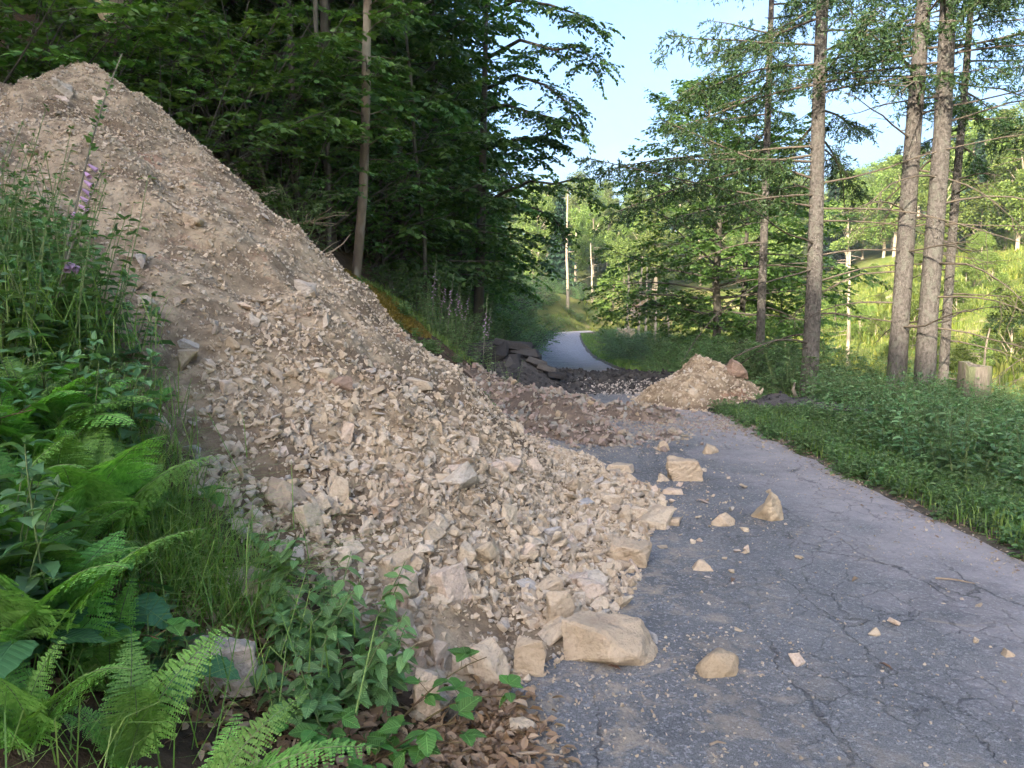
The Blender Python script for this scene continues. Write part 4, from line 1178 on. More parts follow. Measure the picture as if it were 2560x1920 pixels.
def spruce(seed, H, r0, live, reach, lean=(0, 0), ndead=16, nlive=46, left_bias=0.0, first=1.0, curtain=1.0):
    rng = np.random.default_rng(seed)
    z = np.linspace(-0.3, H, 18)
    tr = np.stack([lean[0] * z + 0.03 * np.sin(z * 0.7 + seed), lean[1] * z, z], -1)
    trunk, dead, W, NV = Geo(), Geo(), Geo(), []
    rad = r0 * (1 - np.clip(z, 0, None) / (H * 1.05)) ** 0.7
    rad[0] *= 1.25; rad[1] *= 1.06
    trunk.tube(trunk_pts := tr, rad, 14, False, 0.05)
    for i in range(60):       # knots and snapped stubs
        h = rng.uniform(0.8, H * 0.8); p, _ = sample(tr, (h + .3) / (H + .3)); az = rng.uniform(0, 6.28)
        d = np.array([math.cos(az), math.sin(az), rng.uniform(-.2, .4)])
        rr = r0 * (1 - h / (H * 1.05)) ** .7
        trunk.tube([p + d * rr * .7, p + d * (rr + rng.uniform(.02, .12))], [.018, .008], 5, True)
    for i in range(ndead):    # dead, needleless lower branches
        h = first + (live + 1.2 - first) * (i + rng.random()) / ndead
        p, _ = sample(tr, (h + .3) / (H + .3)); az = rng.uniform(0, 6.28)
        lp = curve_pts(p, (math.cos(az), math.sin(az), rng.uniform(-.1, .25)), rng.uniform(.5, .85) * reach, 8, (0, 0, rng.uniform(-.7, -.1)), .09, rng)
        dead.tube(lp, np.linspace(.02, .004, 8), 5, False)
        for k in range(5):
            q, e = sample(lp, rng.uniform(.3, .95))
            dead.tube(curve_pts(q, e + rng.normal(0, .6, 3), rng.uniform(.25, .8), 5, (0, 0, -.4), .12, rng), np.linspace(.008, .002, 5), 3, False)
    for i in range(nlive):
        h = live + (H - 0.4 - live) * (i + rng.random()) / nlive
        p, _ = sample(tr, (h + .3) / (H + .3))
        az = rng.uniform(0, 6.28)
        if rng.random() < left_bias: az = math.pi + rng.normal(0, 0.55)
        ln = reach * (1 - 0.75 * (h / H)) * rng.uniform(.75, 1.2)
        lp = curve_pts(p, (math.cos(az), math.sin(az), rng.uniform(-.12, .15)), ln, 8, (0, 0, rng.uniform(-.35, .15)), .05, rng)
        W.tube(lp, np.linspace(.026, .006, 8), 5, False)
        nt = int(11 * ln)
        for k in range(nt):
            t = .16 + .84 * (k + rng.random()) / nt
            q, e = sample(lp, t)
            s = perp(e) * (1 if k % 2 else -1)
            td = e * .55 + s * rng.uniform(.3, 1.0) + np.array([0, 0, -.35 * curtain]) + rng.normal(0, .15, 3)
            tl = rng.uniform(.28, .6) * (1.1 - .35 * t)
            W.tube([q, q + unit(td) * tl * .9 + np.array([0, 0, -.1 * tl])], [.006, .002], 3, False)
            needle_twig(NV, q, td, tl, rng)
            for m_ in range(2):
                q2 = q + unit(td) * tl * rng.uniform(.3, .8)
                needle_twig(NV, q2, td + rng.normal(0, .6, 3) + np.array([0, 0, -.5 * curtain]), tl * .65, rng)
        needle_twig(NV, lp[-1] - .2 * unit(lp[-1] - lp[-2]), lp[-1] - lp[-2], .4, rng, dens=1.4)
    P = np.concatenate([a[0] for a in NV]); T = np.concatenate([a[1] for a in NV]); N = np.concatenate([a[2] for a in NV]); L = np.concatenate([a[3] for a in NV])
    r = leaf_arrays(P, T, N, L, L * 0.26)
    return {'trunk': trunk.mesh('trunk', M['spruce_bark'], True), 'dead_branches': dead.mesh('dead_branches', M['dead_branch'], True),
            'branches': W.mesh('branches', M['dead_branch'], True), 'needles': np_mesh('needles', r[0], [r[1]], [M['needle']])}
def plant_spruce(sp, label, x, y, rot=0, scale=1.0, group=None, tilt=(0, 0)):
    t = thing('spruce_tree', label, 'tree', (x, y, ground_z(x, y) - .1), (tilt[0], tilt[1], rot), scale, group)
    for k, me in sp.items():
        link(k, me, t)
    return t
SP1 = spruce(201, 17, 0.16, 3.9, 4.9, (0.0, 0), 14, 60, 0.42, 1.2)
SP2 = spruce(202, 18, 0.17, 6.0, 3.8, (0.0, 0), 15, 46, 0.1, 1.4)
SP3 = spruce(203, 15, 0.11, 6.0, 2.4, (0.0, 0), 10, 34, 0.0, 1.0)
x, y = col(810, 14.2); plant_spruce(SP1, 'spruce with long branches reaching left, first grey trunk beside the road', x, y)
x, y = col(896, 13.6); plant_spruce(SP2, 'leaning grey spruce trunk, left one of the close pair', x, y, 0.6, 1, None, (0, .045))
x, y = col(928, 13.3); plant_spruce(SP2, 'straight grey spruce trunk, right one of the close pair', x, y, 2.9, 1.03, None, (0, 0.0))
x, y = col(944, 16.0); plant_spruce(SP3, 'thin spruce trunk just right of the close pair', x, y, 0.4, 1.0, None, (0, .02))
x, y = col(760, 19.5); plant_spruce(SP3, 'dim thin spruce trunk standing in the foliage left of the first spruce', x, y, 1.4, 1.1)
x, y = col(1120, 13.5); plant_spruce(SP2, 'spruce outside the right edge whose needled boughs hang into view', x, y, 0.35, 1.0)
x, y = col(1180, 17.5); plant_spruce(SP1, 'more distant spruce beyond the right edge with low green boughs', x, y, 1.2, .95)

# broadleaf trees with dark crowns behind the first spruce
BR1 = broadleaf(41, 9.5, 0.15, 1.7, 3.9, 50, 0.14, M['beech_bark'], M['oak_leaf'], 8, 4, 11, (0.02, 0))
BR2 = broadleaf(42, 8.0, 0.11, 1.4, 3.0, 42, 0.135, M['beech_bark'], M['oak_leaf'], 8, 4, 11)
x, y = col(716, 24); plant_tree(BR1, 'hornbeam_tree', 'spreading dark crowned hornbeam on the right road edge', x, y, 1.0, .4)
x, y = col(742, 25); plant_tree(BR2, 'hornbeam_tree', 'smaller hornbeam filling the gap left of the first spruce', x, y, 1.0, 1.9)
x, y = col(778, 27); plant_tree(BR2, 'hornbeam_tree', 'hornbeam partly hidden behind the first spruce trunk', x, y, .6, 4.0)

# stump, cut logs, pale stumps on the far slope
def stump_mesh(r, h, seed, notch=True):
    rng = np.random.default_rng(seed)
    W = Geo(); n = 28
    a = np.linspace(0, 2 * np.pi, n, endpoint=False)
    prof = 1 + .07 * np.cos(3 * a + 1) + .05 * np.cos(5 * a) + rng.normal(0, .015, n)
    rings = []
    for k, (zz, f) in enumerate([(-.3, 1.35), (0, 1.2), (.15, 1.06), (h * .5, 1.0), (h * .8, .98), (h, .97)]):
        top = np.where(np.cos(a - 2.4) > .3, h, h * .93) if k == 5 and notch else np.full(n, zz)
        rings.append(np.stack([np.cos(a) * r * prof * f, np.sin(a) * r * prof * f, top + (0 if k < 5 else rng.normal(0, .006, n))], -1))
    V = np.concatenate(rings)
    i = np.arange(5)[:, None] * n; j = np.arange(n)[None]; j2 = (j + 1) % n
    W.add(V, np.stack([i + j, i + j2, i + n + j2, i + n + j], -1).reshape(-1, 4))
    C = Geo(); C.add(np.concatenate([rings[5], [[0, 0, h * .96]]]), np.array([[k, (k + 1) % n, n] for k in range(n)]))
    return W, C
x, y = col(976, 12.2)
st = thing('tree_stump', 'tall weathered grey tree stump among the nettles at right', 'stump', (x, y, ground_z(x, y)))
W, C = stump_mesh(.25, 0.98, 5)
link('stump_wood', W.mesh('stump_wood', M['weathered_wood'], True), st); link('cut_face', C.mesh('cut_face', M['weathered_wood']), st)
for px, py, d, r, h, lab in [(969, 343, 34, .32, .55, 'pale sunlit cut stump on the slope above the tall grey stump'), (625, 322, 60, .75, 1.2, 'pale sunlit stump standing right of the road bend'), (985, 394, 19, .2, .35, 'small pale cut stump right of the tall grey stump'), (850, 290, 48, .3, .5, 'small pale stump on the bright slope between the spruces')]:
    x, y = col(px, d)
    st = thing('tree_stump', lab, 'stump', (x, y, ground_z(x, y)))
    W, C = stump_mesh(r, h, int(px))
    link('stump_wood', W.mesh('stump_wood', M['cut_wood'], True), st); link('cut_face', C.mesh('cut_face', M['cut_wood']), st)
# torn root stick behind the soil heap
x, y = col(790, 13.2)
W = Geo(); W.tube([(0, 0, 0), (-.07, 0, .2), (-.1, 0, .32), (-.05, 0, .45)], [.04, .036, .03, .014], 7, True, .3)
tag(link('broken_stake', W.mesh('broken_stake', M['weathered_wood']), None, (x + .25, y, ground_z(x, y) + .05), (0, -.2, 0)), 'reddish broken stake leaning behind the soil heap', 'stake')

# ------------------------------------------------------------------ far trees
def far_tree(seed, H, crown, clear, n, size, leaf, conifer=False):
    rng = np.random.default_rng(seed)
    W = Geo(); z = np.linspace(-.4, H * .85, 8)
    W.tube(np.stack([.02 * H * np.sin(z * .3 + seed), 0 * z, z], -1), (.018 * H) * (1 - z / H) + .02, 7, False)
    if conifer:
        h = clear + (H - clear) * (1 - np.sqrt(rng.random(n)))
        rad = crown * (1 - (h - clear) / (H - clear)) * (.35 + .65 * rng.random(n)) * (.75 + .25 * np.cos(h * 7))
        az = rng.uniform(0, 6.28, n)
        P = np.stack([np.cos(az) * rad, np.sin(az) * rad, h - .25 * rad], -1)
        T = np.stack([np.cos(az), np.sin(az), -.4 + 0 * az], -1) + rng.normal(0, .3, (n, 3))
        N = np.array([0, 0, 1.]) + rng.normal(0, .4, (n, 3))
    else:
        nl = 34
        f = rng.random(nl); hz = clear + (H - clear) * f
        pr = np.sin(np.pi * np.clip(.12 + .8 * f, 0, 1)) * crown
        az = rng.uniform(0, 6.28, nl); rr = pr * np.sqrt(rng.random(nl)) * .95
        C = np.stack([np.cos(az) * rr, np.sin(az) * rr, hz], -1)
        lr = crown * rng.uniform(.2, .42, nl)
        for c in C[::2]:
            W.tube([np.array([0, 0, max(c[2] - 2.2, clear * .7)]), c * .6 + np.array([0, 0, c[2] * .38]), c], [.05, .035, .015], 4, False)
        k = rng.integers(0, nl, n)
        dv = unit(rng.normal(size=(n, 3))) * (rng.random((n, 1)) ** .4)
        P = C[k] + dv * lr[k][:, None] * np.array([1, 1, .7])
        T = dv + rng.normal(0, .5, (n, 3)); N = np.array([0, 0, .8]) + dv + rng.normal(0, .5, (n, 3))
    L = size * rng.uniform(.6, 1.3, n)
    V, q = leaf_arrays(P, T, N, L, L * .75)
    return W.mesh('trunk', M['far_bark'], True), np_mesh('crown', V, [q], [leaf])
FT = [far_tree(51, 11, 3.4, 2.0, 9000, .27, M['far_leaf']), far_tree(52, 13, 3.0, 4.0, 9000, .27, M['far_leaf']), far_tree(53, 8, 3.2, .6, 8000, .25, M['far_leaf']), far_tree(55, 14, 3.8, 3.2, 10000, .28, M['far_leaf'])]
FC = far_tree(54, 16, 3.0, 1.5, 8000, .42, M['far_needle'], True)
rf = np.random.default_rng(5)
def visible_far(x, y, z):
    px = 512 + x / y * FPX
    return -60 < px < 1100
spots = []
tries = 0
while len(spots) < 235 and tries < 20000:
    tries += 1
    y = rf.uniform(45, 240); x = rf.uniform(-30, 0.9 * y + 10)
    px = 512 + x / y * FPX
    if not (500 < px < 1090): continue
    edge = 50 + 0.05 * (y - 45) + 6 * float(vnoise(np.array([y * .06]), np.array([1.0]), 9)[0])
    on_slope = x > edge
    on_end = y > 112 and x > -30
    if not (on_slope or on_end): continue
    if any((x - a) ** 2 + (y - b) ** 2 < (3.4 + y * .006) ** 2 for a, b in spots): continue
    spots.append((x, y))
for x, y in spots:
    s = rf.uniform(.8, 1.25)
    con = rf.random() < .05
    pr = FC if con else FT[rf.integers(0, 4)]
    lab = ('dark distant spruce %s, %s of the far wood' if con else 'distant sunlit broadleaf tree %s, %s of the far wood') % (right_mark(x, y), depth_word(y, 95, 150))
    plant_tree(pr, 'distant_spruce' if con else 'distant_tree', lab, x, y, s, rf.uniform(0, 6.28), 'spruces of the far wood' if con else 'broadleaves of the far wood', sink=.3)
# trees nearer in the valley, seen one by one
for px, d, k, s, lab in [(612, 92, 2, .8, 'round sunlit tree at the inner side of the road bend'), (655, 72, 2, .6, 'low bright tree in front of the pale trunks'), (575, 128, 3, .9, 'tall lit tree left of the valley gap'), (700, 70, 2, .7, 'bright bush like tree behind the hornbeam'),
                         (1012, 40, 2, .5, 'leafy young tree at the right edge beyond the stump'), (1000, 80, 3, .8, 'tall lit tree above the bare track at right')]:
    x, y = col(px, d)
    plant_tree(FT[k], 'valley_tree', lab, x, y, s, rf.uniform(0, 6.28), sink=.3)
x, y = col(560, 118); plant_tree(FC, 'distant_spruce', 'dark blue green spruce in the valley gap left of the bare trunk', x, y, 1.15, 0, sink=.3)
# bare pale trunks
def bare_mesh(seed, H, r):
    rng = np.random.default_rng(seed); W = Geo(); z = np.linspace(-.3, H, 10)
    W.tube(np.stack([np.cumsum(rng.normal(0, .05, 10)), np.cumsum(rng.normal(0, .05, 10)), z], -1), r * (1 - z / H * .6), 7, False)
    for i in range(22):
        az = rng.uniform(0, 6.28); h = H * rng.uniform(.3, .98)
        W.tube(curve_pts((0, 0, h), (math.cos(az), math.sin(az), .1), rng.uniform(.3, 1.3), 4, (0, 0, -.2), .1, rng), [.03, .02, .015, .008], 4, False)
    return W.mesh('trunk', M['far_bark'], True)
BM = [bare_mesh(61, 14, .2), bare_mesh(62, 9, .16), bare_mesh(63, 7, .13)]
for px, d, k, s in [(567, 88, 0, 1.0), (593, 98, 1, 1.0), (627, 58, 2, 1.0), (637, 60, 1, .8), (646, 62, 1, .8), (655, 63, 2, .9), (670, 64, 2, .9), (848, 48, 1, .9), (980, 30, 2, .6)]:
    x, y = col(px, d)
    t = thing('dead_tree', 'pale bare sunlit trunk standing in the valley behind the road', 'tree', (x, y, ground_z(x, y) - .2), (rf.normal(0, .03), rf.normal(0, .03), rf.uniform(0, 6)), s, 'bare sunlit trunks in the valley')
    link('trunk', BM[k], t)

# bushes on the lit slope
lit = 0
while lit < 125:
    y = rf.uniform(28, 95); x = rf.uniform(16, 54)
    px = 512 + x / y * FPX
    if not (600 < px < 1060): continue
    k = int(rf.integers(0, 3)) if lit % 3 else 2
    t = thing('slope_bush', 'small bush %s, %s on the sunlit grassy slope' % (right_mark(x, y), depth_word(y, 45, 70)), 'shrub', (x, y, ground_z(x, y) - .1), (0, 0, rf.uniform(0, 6.28)), rf.uniform(.10, .22) if lit % 3 else rf.uniform(.22, .4), 'bushes on the sunlit slope')
    link('trunk', FT[2][0], t); link('crown', FT[2][1], t)
    lit += 1

# ------------------------------------------------------------------ grasses (stuff)
def blades(name, X, Y, Hh, Wd, mat, bend=0.45, zf=None, seg=2, rng=RNG):
    n = len(X)
    Z = (terrain(X, Y) if zf is None else zf) - 0.02
    az = rng.uniform(0, 6.28, n); b = Hh * bend * rng.uniform(.2, 1.4, n)
    D = np.stack([np.cos(az), np.sin(az), 0 * az], -1); S = np.stack([-np.sin(az), np.cos(az), 0 * az], -1)
    B = np.stack([X, Y, Z], -1); up = np.array([0, 0, 1.])
    m = B + up * (Hh * .6)[:, None] + D * (b * .35)[:, None]
    tip = B + up * (Hh * (1 - .35 * np.clip(b / Hh, 0, 1)))[:, None] + D * b[:, None]
    w = Wd[:, None] * .5
    V = np.stack([B - S * w, B + S * w, m + S * w * .75, m - S * w * .75, tip], 1).reshape(-1, 3)
    i = (np.arange(n) * 5)[:, None]
    return np_mesh(name, V, [i + np.array([[0, 1, 2, 3]]), i + np.array([[3, 2, 4]])], [mat])

n = 110000
y = 18 + 85 * rf.random(n) ** 1.5; x = rf.uniform(9, 54, n)
px = 512 + x / y * FPX
k = (px > 560) & (px < 1080) & (vnoise(x * .5, y * .5, 3) + .35 * rf.random(n) > -.18)
x, y = x[k], y[k]
hh = rf.uniform(.12, .4, len(x)) * (1 + 1.6 * (vnoise(x * .8, y * .8, 33) > .18))
tag(link('meadow_grass', blades('meadow_grass', x, y, hh, hh * .16, M['meadow_blade'], .5)), 'yellow green grass on the sunlit far slope', 'grass', kind='stuff')

def verge_strip(n, side, y0, y1, w0, w1, h0, h1, mat, name, label, pw=1.0, width=.05, ex=1.4):
    yy = y0 + (y1 - y0) * RNG.random(n) ** ex
    off = w0 + (w1 - w0) * RNG.random(n) ** pw
    xx = road_x(yy) + side * (ROAD_HALF + off)
    keep = vnoise(xx * 2.5, yy * 2.5, 17) + .55 * RNG.random(n) > -.12
    xx, yy = xx[keep], yy[keep]
    hh = RNG.uniform(h0, h1, len(xx))
    tag(link(name, blades(name, xx, yy, hh, hh * width + .003, mat)), label, 'grass', kind='stuff')
verge_strip(14000, 1, 3, 16, .05, 2.2, .04, .24, M['grass'], 'verge_grass', 'short grass along the right edge of the road')
verge_strip(30000, 1, 14, 75, .15, 3.2, .06, .22, M['grass'], 'verge_grass', 'green grass strip on the right of the far road', width=.09)
verge_strip(24000, -1, 17, 90, -.05, 2.6, .08, .3, M['grass'], 'bank_grass', 'grass on the left bank past the heaps', width=.08)
verge_strip(6000, -1, 13.6, 18, .6, 3.0, .04, .16, M['grass'], 'bank_grass', 'short grass on the left bank behind the mound', width=.08)

# ------------------------------------------------------------------ herbs: nettles and low leafy plants
def herb(seed, H, nst, leafL, leaf, aspect=.5, spread=.25, flower=None, fold=.18, pairs=8):
    rng = np.random.default_rng(seed)
    W, LV = Geo(), []
    for i in range(nst):
        az = rng.uniform(0, 6.28); h = H * rng.uniform(.65, 1.08)
        lp = curve_pts((rng.normal(0, spread * .5), rng.normal(0, spread * .5), -.05), (math.cos(az) * .25, math.sin(az) * .25, 1), h, 6, (0, 0, .1), .06, rng)
        W.tube(lp, np.linspace(.005, .002, 6), 4, False)
        for k in range(pairs):
            t = .15 + .85 * k / (pairs - 1)
            p, e = sample(lp, min(t, .999)); a = az + k * 1.57 + rng.normal(0, .25)
            for s in (0, math.pi):
                dv = np.array([math.cos(a + s), math.sin(a + s), .15 - .25 * rng.random()])
                LV.append((p[None] + dv * .012, dv[None], np.array([[0, 0, 1.]]) + rng.normal(0, .25, (1, 3)), np.array([leafL * (1.15 - .65 * t ** 2) * rng.uniform(.75, 1.2)])))
        LV.append((lp[-1:].repeat(3, 0), rng.normal(0, .6, (3, 3)) + [0, 0, .6], np.tile([0, 0, 1.], (3, 1)) + rng.normal(0, .3, (3, 3)), np.full(3, leafL * .45)))
    return W.mesh('stems', M['stem'], True), leaves_mesh('leaves', LV, leaf, aspect, fold)
HB = [herb(71, .85, 9, .11, M['nettle_leaf']), herb(72, .7, 10, .125, M['nettle_leaf'], .62), herb(73, .45, 10, .09, M['herb_leaf'], .6, .25), herb(74, .28, 12, .085, M['herb_leaf'], .7, .22, pairs=5), herb(75, .95, 8, .075, M['herb_leaf'], .35)]
def plant_herb(k, name, label, x, y, s, group=None, z=None):
    t = thing(name, label, 'plant', (x, y, ground_z(x, y) if z is None else z), (random.uniform(-.08, .08), random.uniform(-.08, .08), random.uniform(0, 6.28)), s, group)
    link('stems', HB[k][0], t); link('leaves', HB[k][1], t)
    return t
cnt = 0
while cnt < 240:
    y = 3.6 + 10.5 * random.random() ** .8; v = .75 + 4.6 * random.random() ** .85
    x = float(road_x(y)) + ROAD_HALF + v
    px = 512 + x / y * FPX
    if px > 1110 or (x < 5.6 and y > 10.6 and v < 2.2): continue
    k = random.choice([0, 0, 1, 1, 4]) if v > 1.5 else random.choice([1, 2, 2, 0])
    plant_herb(k, 'nettle', 'leafy nettle %s, %s row of the right roadside' % (right_mark(x, y), depth_word(y, 6.5, 10)), x, y, random.uniform(.75, 1.1) * (.8 if px > 940 and y > 8 else 1), 'nettles of the right roadside')
    cnt += 1
cnt = 0
while cnt < 290:
    y = 3.4 + 9.5 * random.random(); v = (.3 + 1.2 * random.random()) if cnt % 5 else random.uniform(.0, .35)
    x = float(road_x(y)) + ROAD_HALF + v
    if 512 + x / y * FPX > 1080: continue
    plant_herb(3, 'low_herb', 'low leafy herb %s, %s part of the right verge' % (right_mark(x, y), depth_word(y, 6, 9.5)), x, y, random.uniform(.45, .95), 'low herbs of the right verge')
    cnt += 1
# thicket behind the tan heap, and shrubs along the far verge
for i in range(60):
    y = random.uniform(14.2, 27); v = random.uniform(.9, 4.8)
    x = float(road_x(y)) + ROAD_HALF + v
    plant_shrub(2, 'dark low bramble bush %s, %s row of the thicket' % (right_mark(x, y), depth_word(y, 18, 22.5)), x, y, random.uniform(.75, 1.05) * (0.85 if v < 1.6 else 1.05), 'bushes of the right thicket', 'bramble_bush')
for i in range(34):
    y = random.uniform(27, 68); v = random.uniform(1.3, 4.8)
    x = float(road_x(y)) + ROAD_HALF + v
    plant_shrub(2, 'pale low bush %s, %s along the far right verge' % (right_mark(x, y), depth_word(y, 38, 52)), x, y, random.uniform(.7, 1.2), 'bushes of the far right verge', 'verge_bush')
# left bank past the mound
for i in range(130):
    y = random.uniform(12.3, 30); u = random.uniform(.2, 3.2)
    x = float(road_x(y)) - ROAD_HALF - u
    if float(asph_h(np.array([x]), np.array([y]))[0]) > ground_z(x, y) - .05 or (column_of(x, y) < 425 and y < 15.5): continue
    plant_herb(random.choice([4, 4, 2, 0]), 'willowherb', 'pale green willowherb %s on the left bank, %s' % (left_mark(x, y), depth_word(y, 16, 22)), x, y, random.uniform(.8, 1.25), 'willowherbs of the left bank')
for i in range(80):
    y = random.uniform(26, 95); u = random.uniform(1.0, 6)
    x = float(road_x(y)) - ROAD_HALF - u
    plant_shrub(2, 'soft green bush on the left bank towards the bend, %s stretch' % depth_word(y, 45, 70), x, y, random.uniform(.6, 1.15), 'bushes of the far left bank', 'bank_bush')
for i in range(70):
    y = random.uniform(62, 108); x = float(road_x(y)) - ROAD_HALF - random.uniform(1.5, 14)
    plant_shrub(random.choice([2, 4]), 'rough bush on the far bank behind the road bend, %s row' % depth_word(y, 75, 90), x, y, random.uniform(.7, 1.5), 'bushes behind the road bend', 'bank_bush')
for i in range(34):
    y = random.uniform(9.8, 13.2); x = random.uniform(-3.2, -.3)
    if float(mound_h(np.array([x]), np.array([y]))[0]) > ground_z(x, y) - .05 or float(gravel_h(np.array([x]), np.array([y]))[0]) > ground_z(x, y) - .03: continue
    plant_herb(3, 'low_herb', 'low herb on the bare bank hidden behind the mound edge', x, y, random.uniform(.5, .9), 'herbs behind the mound edge')
# mossy overhanging bank edge
def moss_patch(cx, cy, rx, ry, n, name, label):
    a = RNG.uniform(0, 6.28, n); r = np.sqrt(RNG.random(n))
    x, y = cx + np.cos(a) * r * rx, cy + np.sin(a) * r * ry
    h = RNG.uniform(.03, .1, n)
    tag(link(name, blades(name, x, y, h, h * .35, M['moss'], .9)), label, 'moss', kind='stuff')
x, y = col(388, 12.9); moss_patch(x, y, .75, 1.0, 12000, 'moss', 'yellow brown moss hanging on the left bank edge')

# ------------------------------------------------------------------ foxgloves
def foxglove(name, label, x, y, H, seed, lean=0.1, bells=(.55, .75), z=None, bell_side=1, simple=False):
    rng = np.random.default_rng(seed)
    t = thing(name, label, 'plant', (x, y, ground_z(x, y) if z is None else z))
    lp = curve_pts((0, 0, -.05), (lean, 0, 1), H, 9, (lean * 1.5, 0, 0), .03, rng)
    W = Geo(); W.tube(lp, np.linspace(.009, .003, 9), 6, False)
    link('stem', W.mesh('stem', M['purple_stem'], True), t)
    LV = []
    for k in range(46):      # buds towards the tip
        tt = bells[1] + (1 - bells[1]) * (k / 46) ** .8
        p, e = sample(lp, min(tt, .999)); a = rng.uniform(0, 6.28)
        LV.append((p[None], np.array([[math.cos(a), math.sin(a), .35]]), rng.normal(0, 1, (1, 3)), np.array([.04 * (1.25 - .9 * (k / 46))])))
    link('buds', leaves_mesh('buds', LV, M['herb_leaf'], .55), t)
    nb = 7 if not simple else 9
    for k in range(nb):
        tt = bells[0] + (bells[1] - bells[0]) * k / nb
        p, e = sample(lp, tt); a = rng.normal(0, .7) + (0 if bell_side > 0 else math.pi) if not simple else rng.uniform(0, 6.28)
        dv = np.array([math.cos(a), math.sin(a), -.75])
        q = p + unit(dv) * .012
        G = Geo(); G.tube([q, q + unit(dv) * .012, q + unit(dv) * .035, q + unit(dv) * .048], [.004, .008, .011, .015], 7, False)
        link('bell', G.mesh('bell', M['petal'], True), t)
    if not simple:
        for k in range(9):
            a = rng.uniform(0, 6.28); p, e = sample(lp, rng.uniform(.05, .5))
            V, q, tr = leaf_arrays(p[None], [[math.cos(a), math.sin(a), .2]], [[0, 0, 1.]], [.17], [.055], .15)
            link('leaf', np_mesh('leaf', V, [q, tr], [M['herb_leaf']]), t)
    return t
def bank_pt(px, py, d):
    r = ray(px, py); return r[0] * d, r[1] * d, CAM_H + r[2] * d
x, y, z = bank_pt(52, 330, 4.0); foxglove('foxglove', 'tall foxglove with purple bells leaning in front of the mound peak', x, y, 1.7, 3, .14, (.50, .68))
x, y, z = bank_pt(36, 330, 3.6); foxglove('foxglove', 'shorter green budded foxglove left of the tall one', x, y, 1.2, 4, .2, (.55, .57))
for i in range(9):
    px, d = random.uniform(432, 486), random.uniform(14.5, 18)
    x, y = col(px, d)
    foxglove('foxglove', 'faded pink foxglove spire on the left bank behind the mound', x, y, random.uniform(1.3, 1.75), 20 + i, .05, (.45, .8), None, 1, True)['group'] = 'foxglove spires on the left bank'

# ------------------------------------------------------------------ near left bank: ferns, brambles, broad leaves, grass
def frond_mesh(seed, L, arch, bracken=False, mat='fern_leaf'):
    """Fern frond along +X from the origin, rising then arching over; pinnae with toothed pinnules."""
    rng = np.random.default_rng(seed)
    n = 26
    s = np.linspace(0, 1, n)
    ang = 1.38 - arch * s ** 1.4
    dx, dz = np.cos(ang), np.sin(ang)
    X = np.concatenate([[0], np.cumsum(dx[:-1])]) * L / n; Z = np.concatenate([[0], np.cumsum(dz[:-1])]) * L / n
    pts = np.stack([X, .03 * L * np.sin(s * 3 + seed), Z], -1)
    G = Geo(); G.tube(pts, np.linspace(.004, .001, n), 4, False)
    stem = G.mesh('rachis', M['stem'])
    P, T, N, Ls, Ws = [], [], [], [], []
    npin = 22
    t0 = .3 if bracken else .14
    for k in range(npin):
        t = t0 + (1 - t0) * (k / npin)
        p, e = sample(pts, min(t, .999))
        f = (t - t0) / (1 - t0)
        shape = (1 - f) ** .8 * min(1, .45 + f * 3.2) if not bracken else (1 - f) ** .9
        ln = L * (.24 if not bracken else .34) * shape + .012
        nrm = unit(np.cross(e, [0, 1, 0])) * -1
        if nrm[2] < 0: nrm = -nrm
        for side in (-1, 1):
            d = unit(np.array([0, side, 0]) + e * .35 + np.array([0, 0, -.12]) + rng.normal(0, .05, 3))
            m = max(4, int(ln / .011))
            u = (np.arange(m) + .5) / m
            q = p + d * (u * ln)[:, None] + np.array([0, 0, -.18]) * (u ** 2 * ln)[:, None]
            wv = unit(e - d * np.dot(e, d))
            pl = ln * .155 * (1 - u) ** .7 + .003
            for sg in (-1, 1):
                P.append(q); T.append(np.tile(wv * sg + d * .35, (m, 1)) + rng.normal(0, .06, (m, 3))); N.append(np.tile(nrm, (m, 1)) + rng.normal(0, .12, (m, 3)))
                Ls.append(pl * 1.25); Ws.append(np.full(m, ln / m * 1.25))
    V, q = leaf_arrays(np.concatenate(P), np.concatenate(T), np.concatenate(N), np.concatenate(Ls), np.concatenate(Ws))
    me = np_mesh('frond', V, [q], [M[mat]])
    return me, stem
FR = [frond_mesh(1, .62, 1.0), frond_mesh(2, .7, 1.35), frond_mesh(3, .52, .7), frond_mesh(4, .8, 1.3, True), frond_mesh(5, .66, 1.8, True), frond_mesh(6, .58, 1.7), frond_mesh(7, .74, .95, True), frond_mesh(8, .6, 2.3, True)]
def fern(label, x, y, z, s, fronds, kinds=(0, 1, 2), rng=random, lift=0.0, spin=None):
    t = thing('fern', label, 'fern', (x, y, z), (0, 0, rng.uniform(0, 6.28) if spin is None else spin), s)
    for k in range(fronds):
        a = k * 6.283 / fronds + rng.uniform(-.35, .35) if spin is None else (k - (fronds - 1) / 2) * .75 + rng.uniform(-.1, .1)
        i = rng.choice(kinds)
        f = link('frond', FR[i][0], t, (0, 0, 0), (rng.uniform(-.2, .2), rng.uniform(-.25, .25) + lift, a), rng.uniform(.8, 1.15))
        link('rachis', FR[i][1], f)
    return t
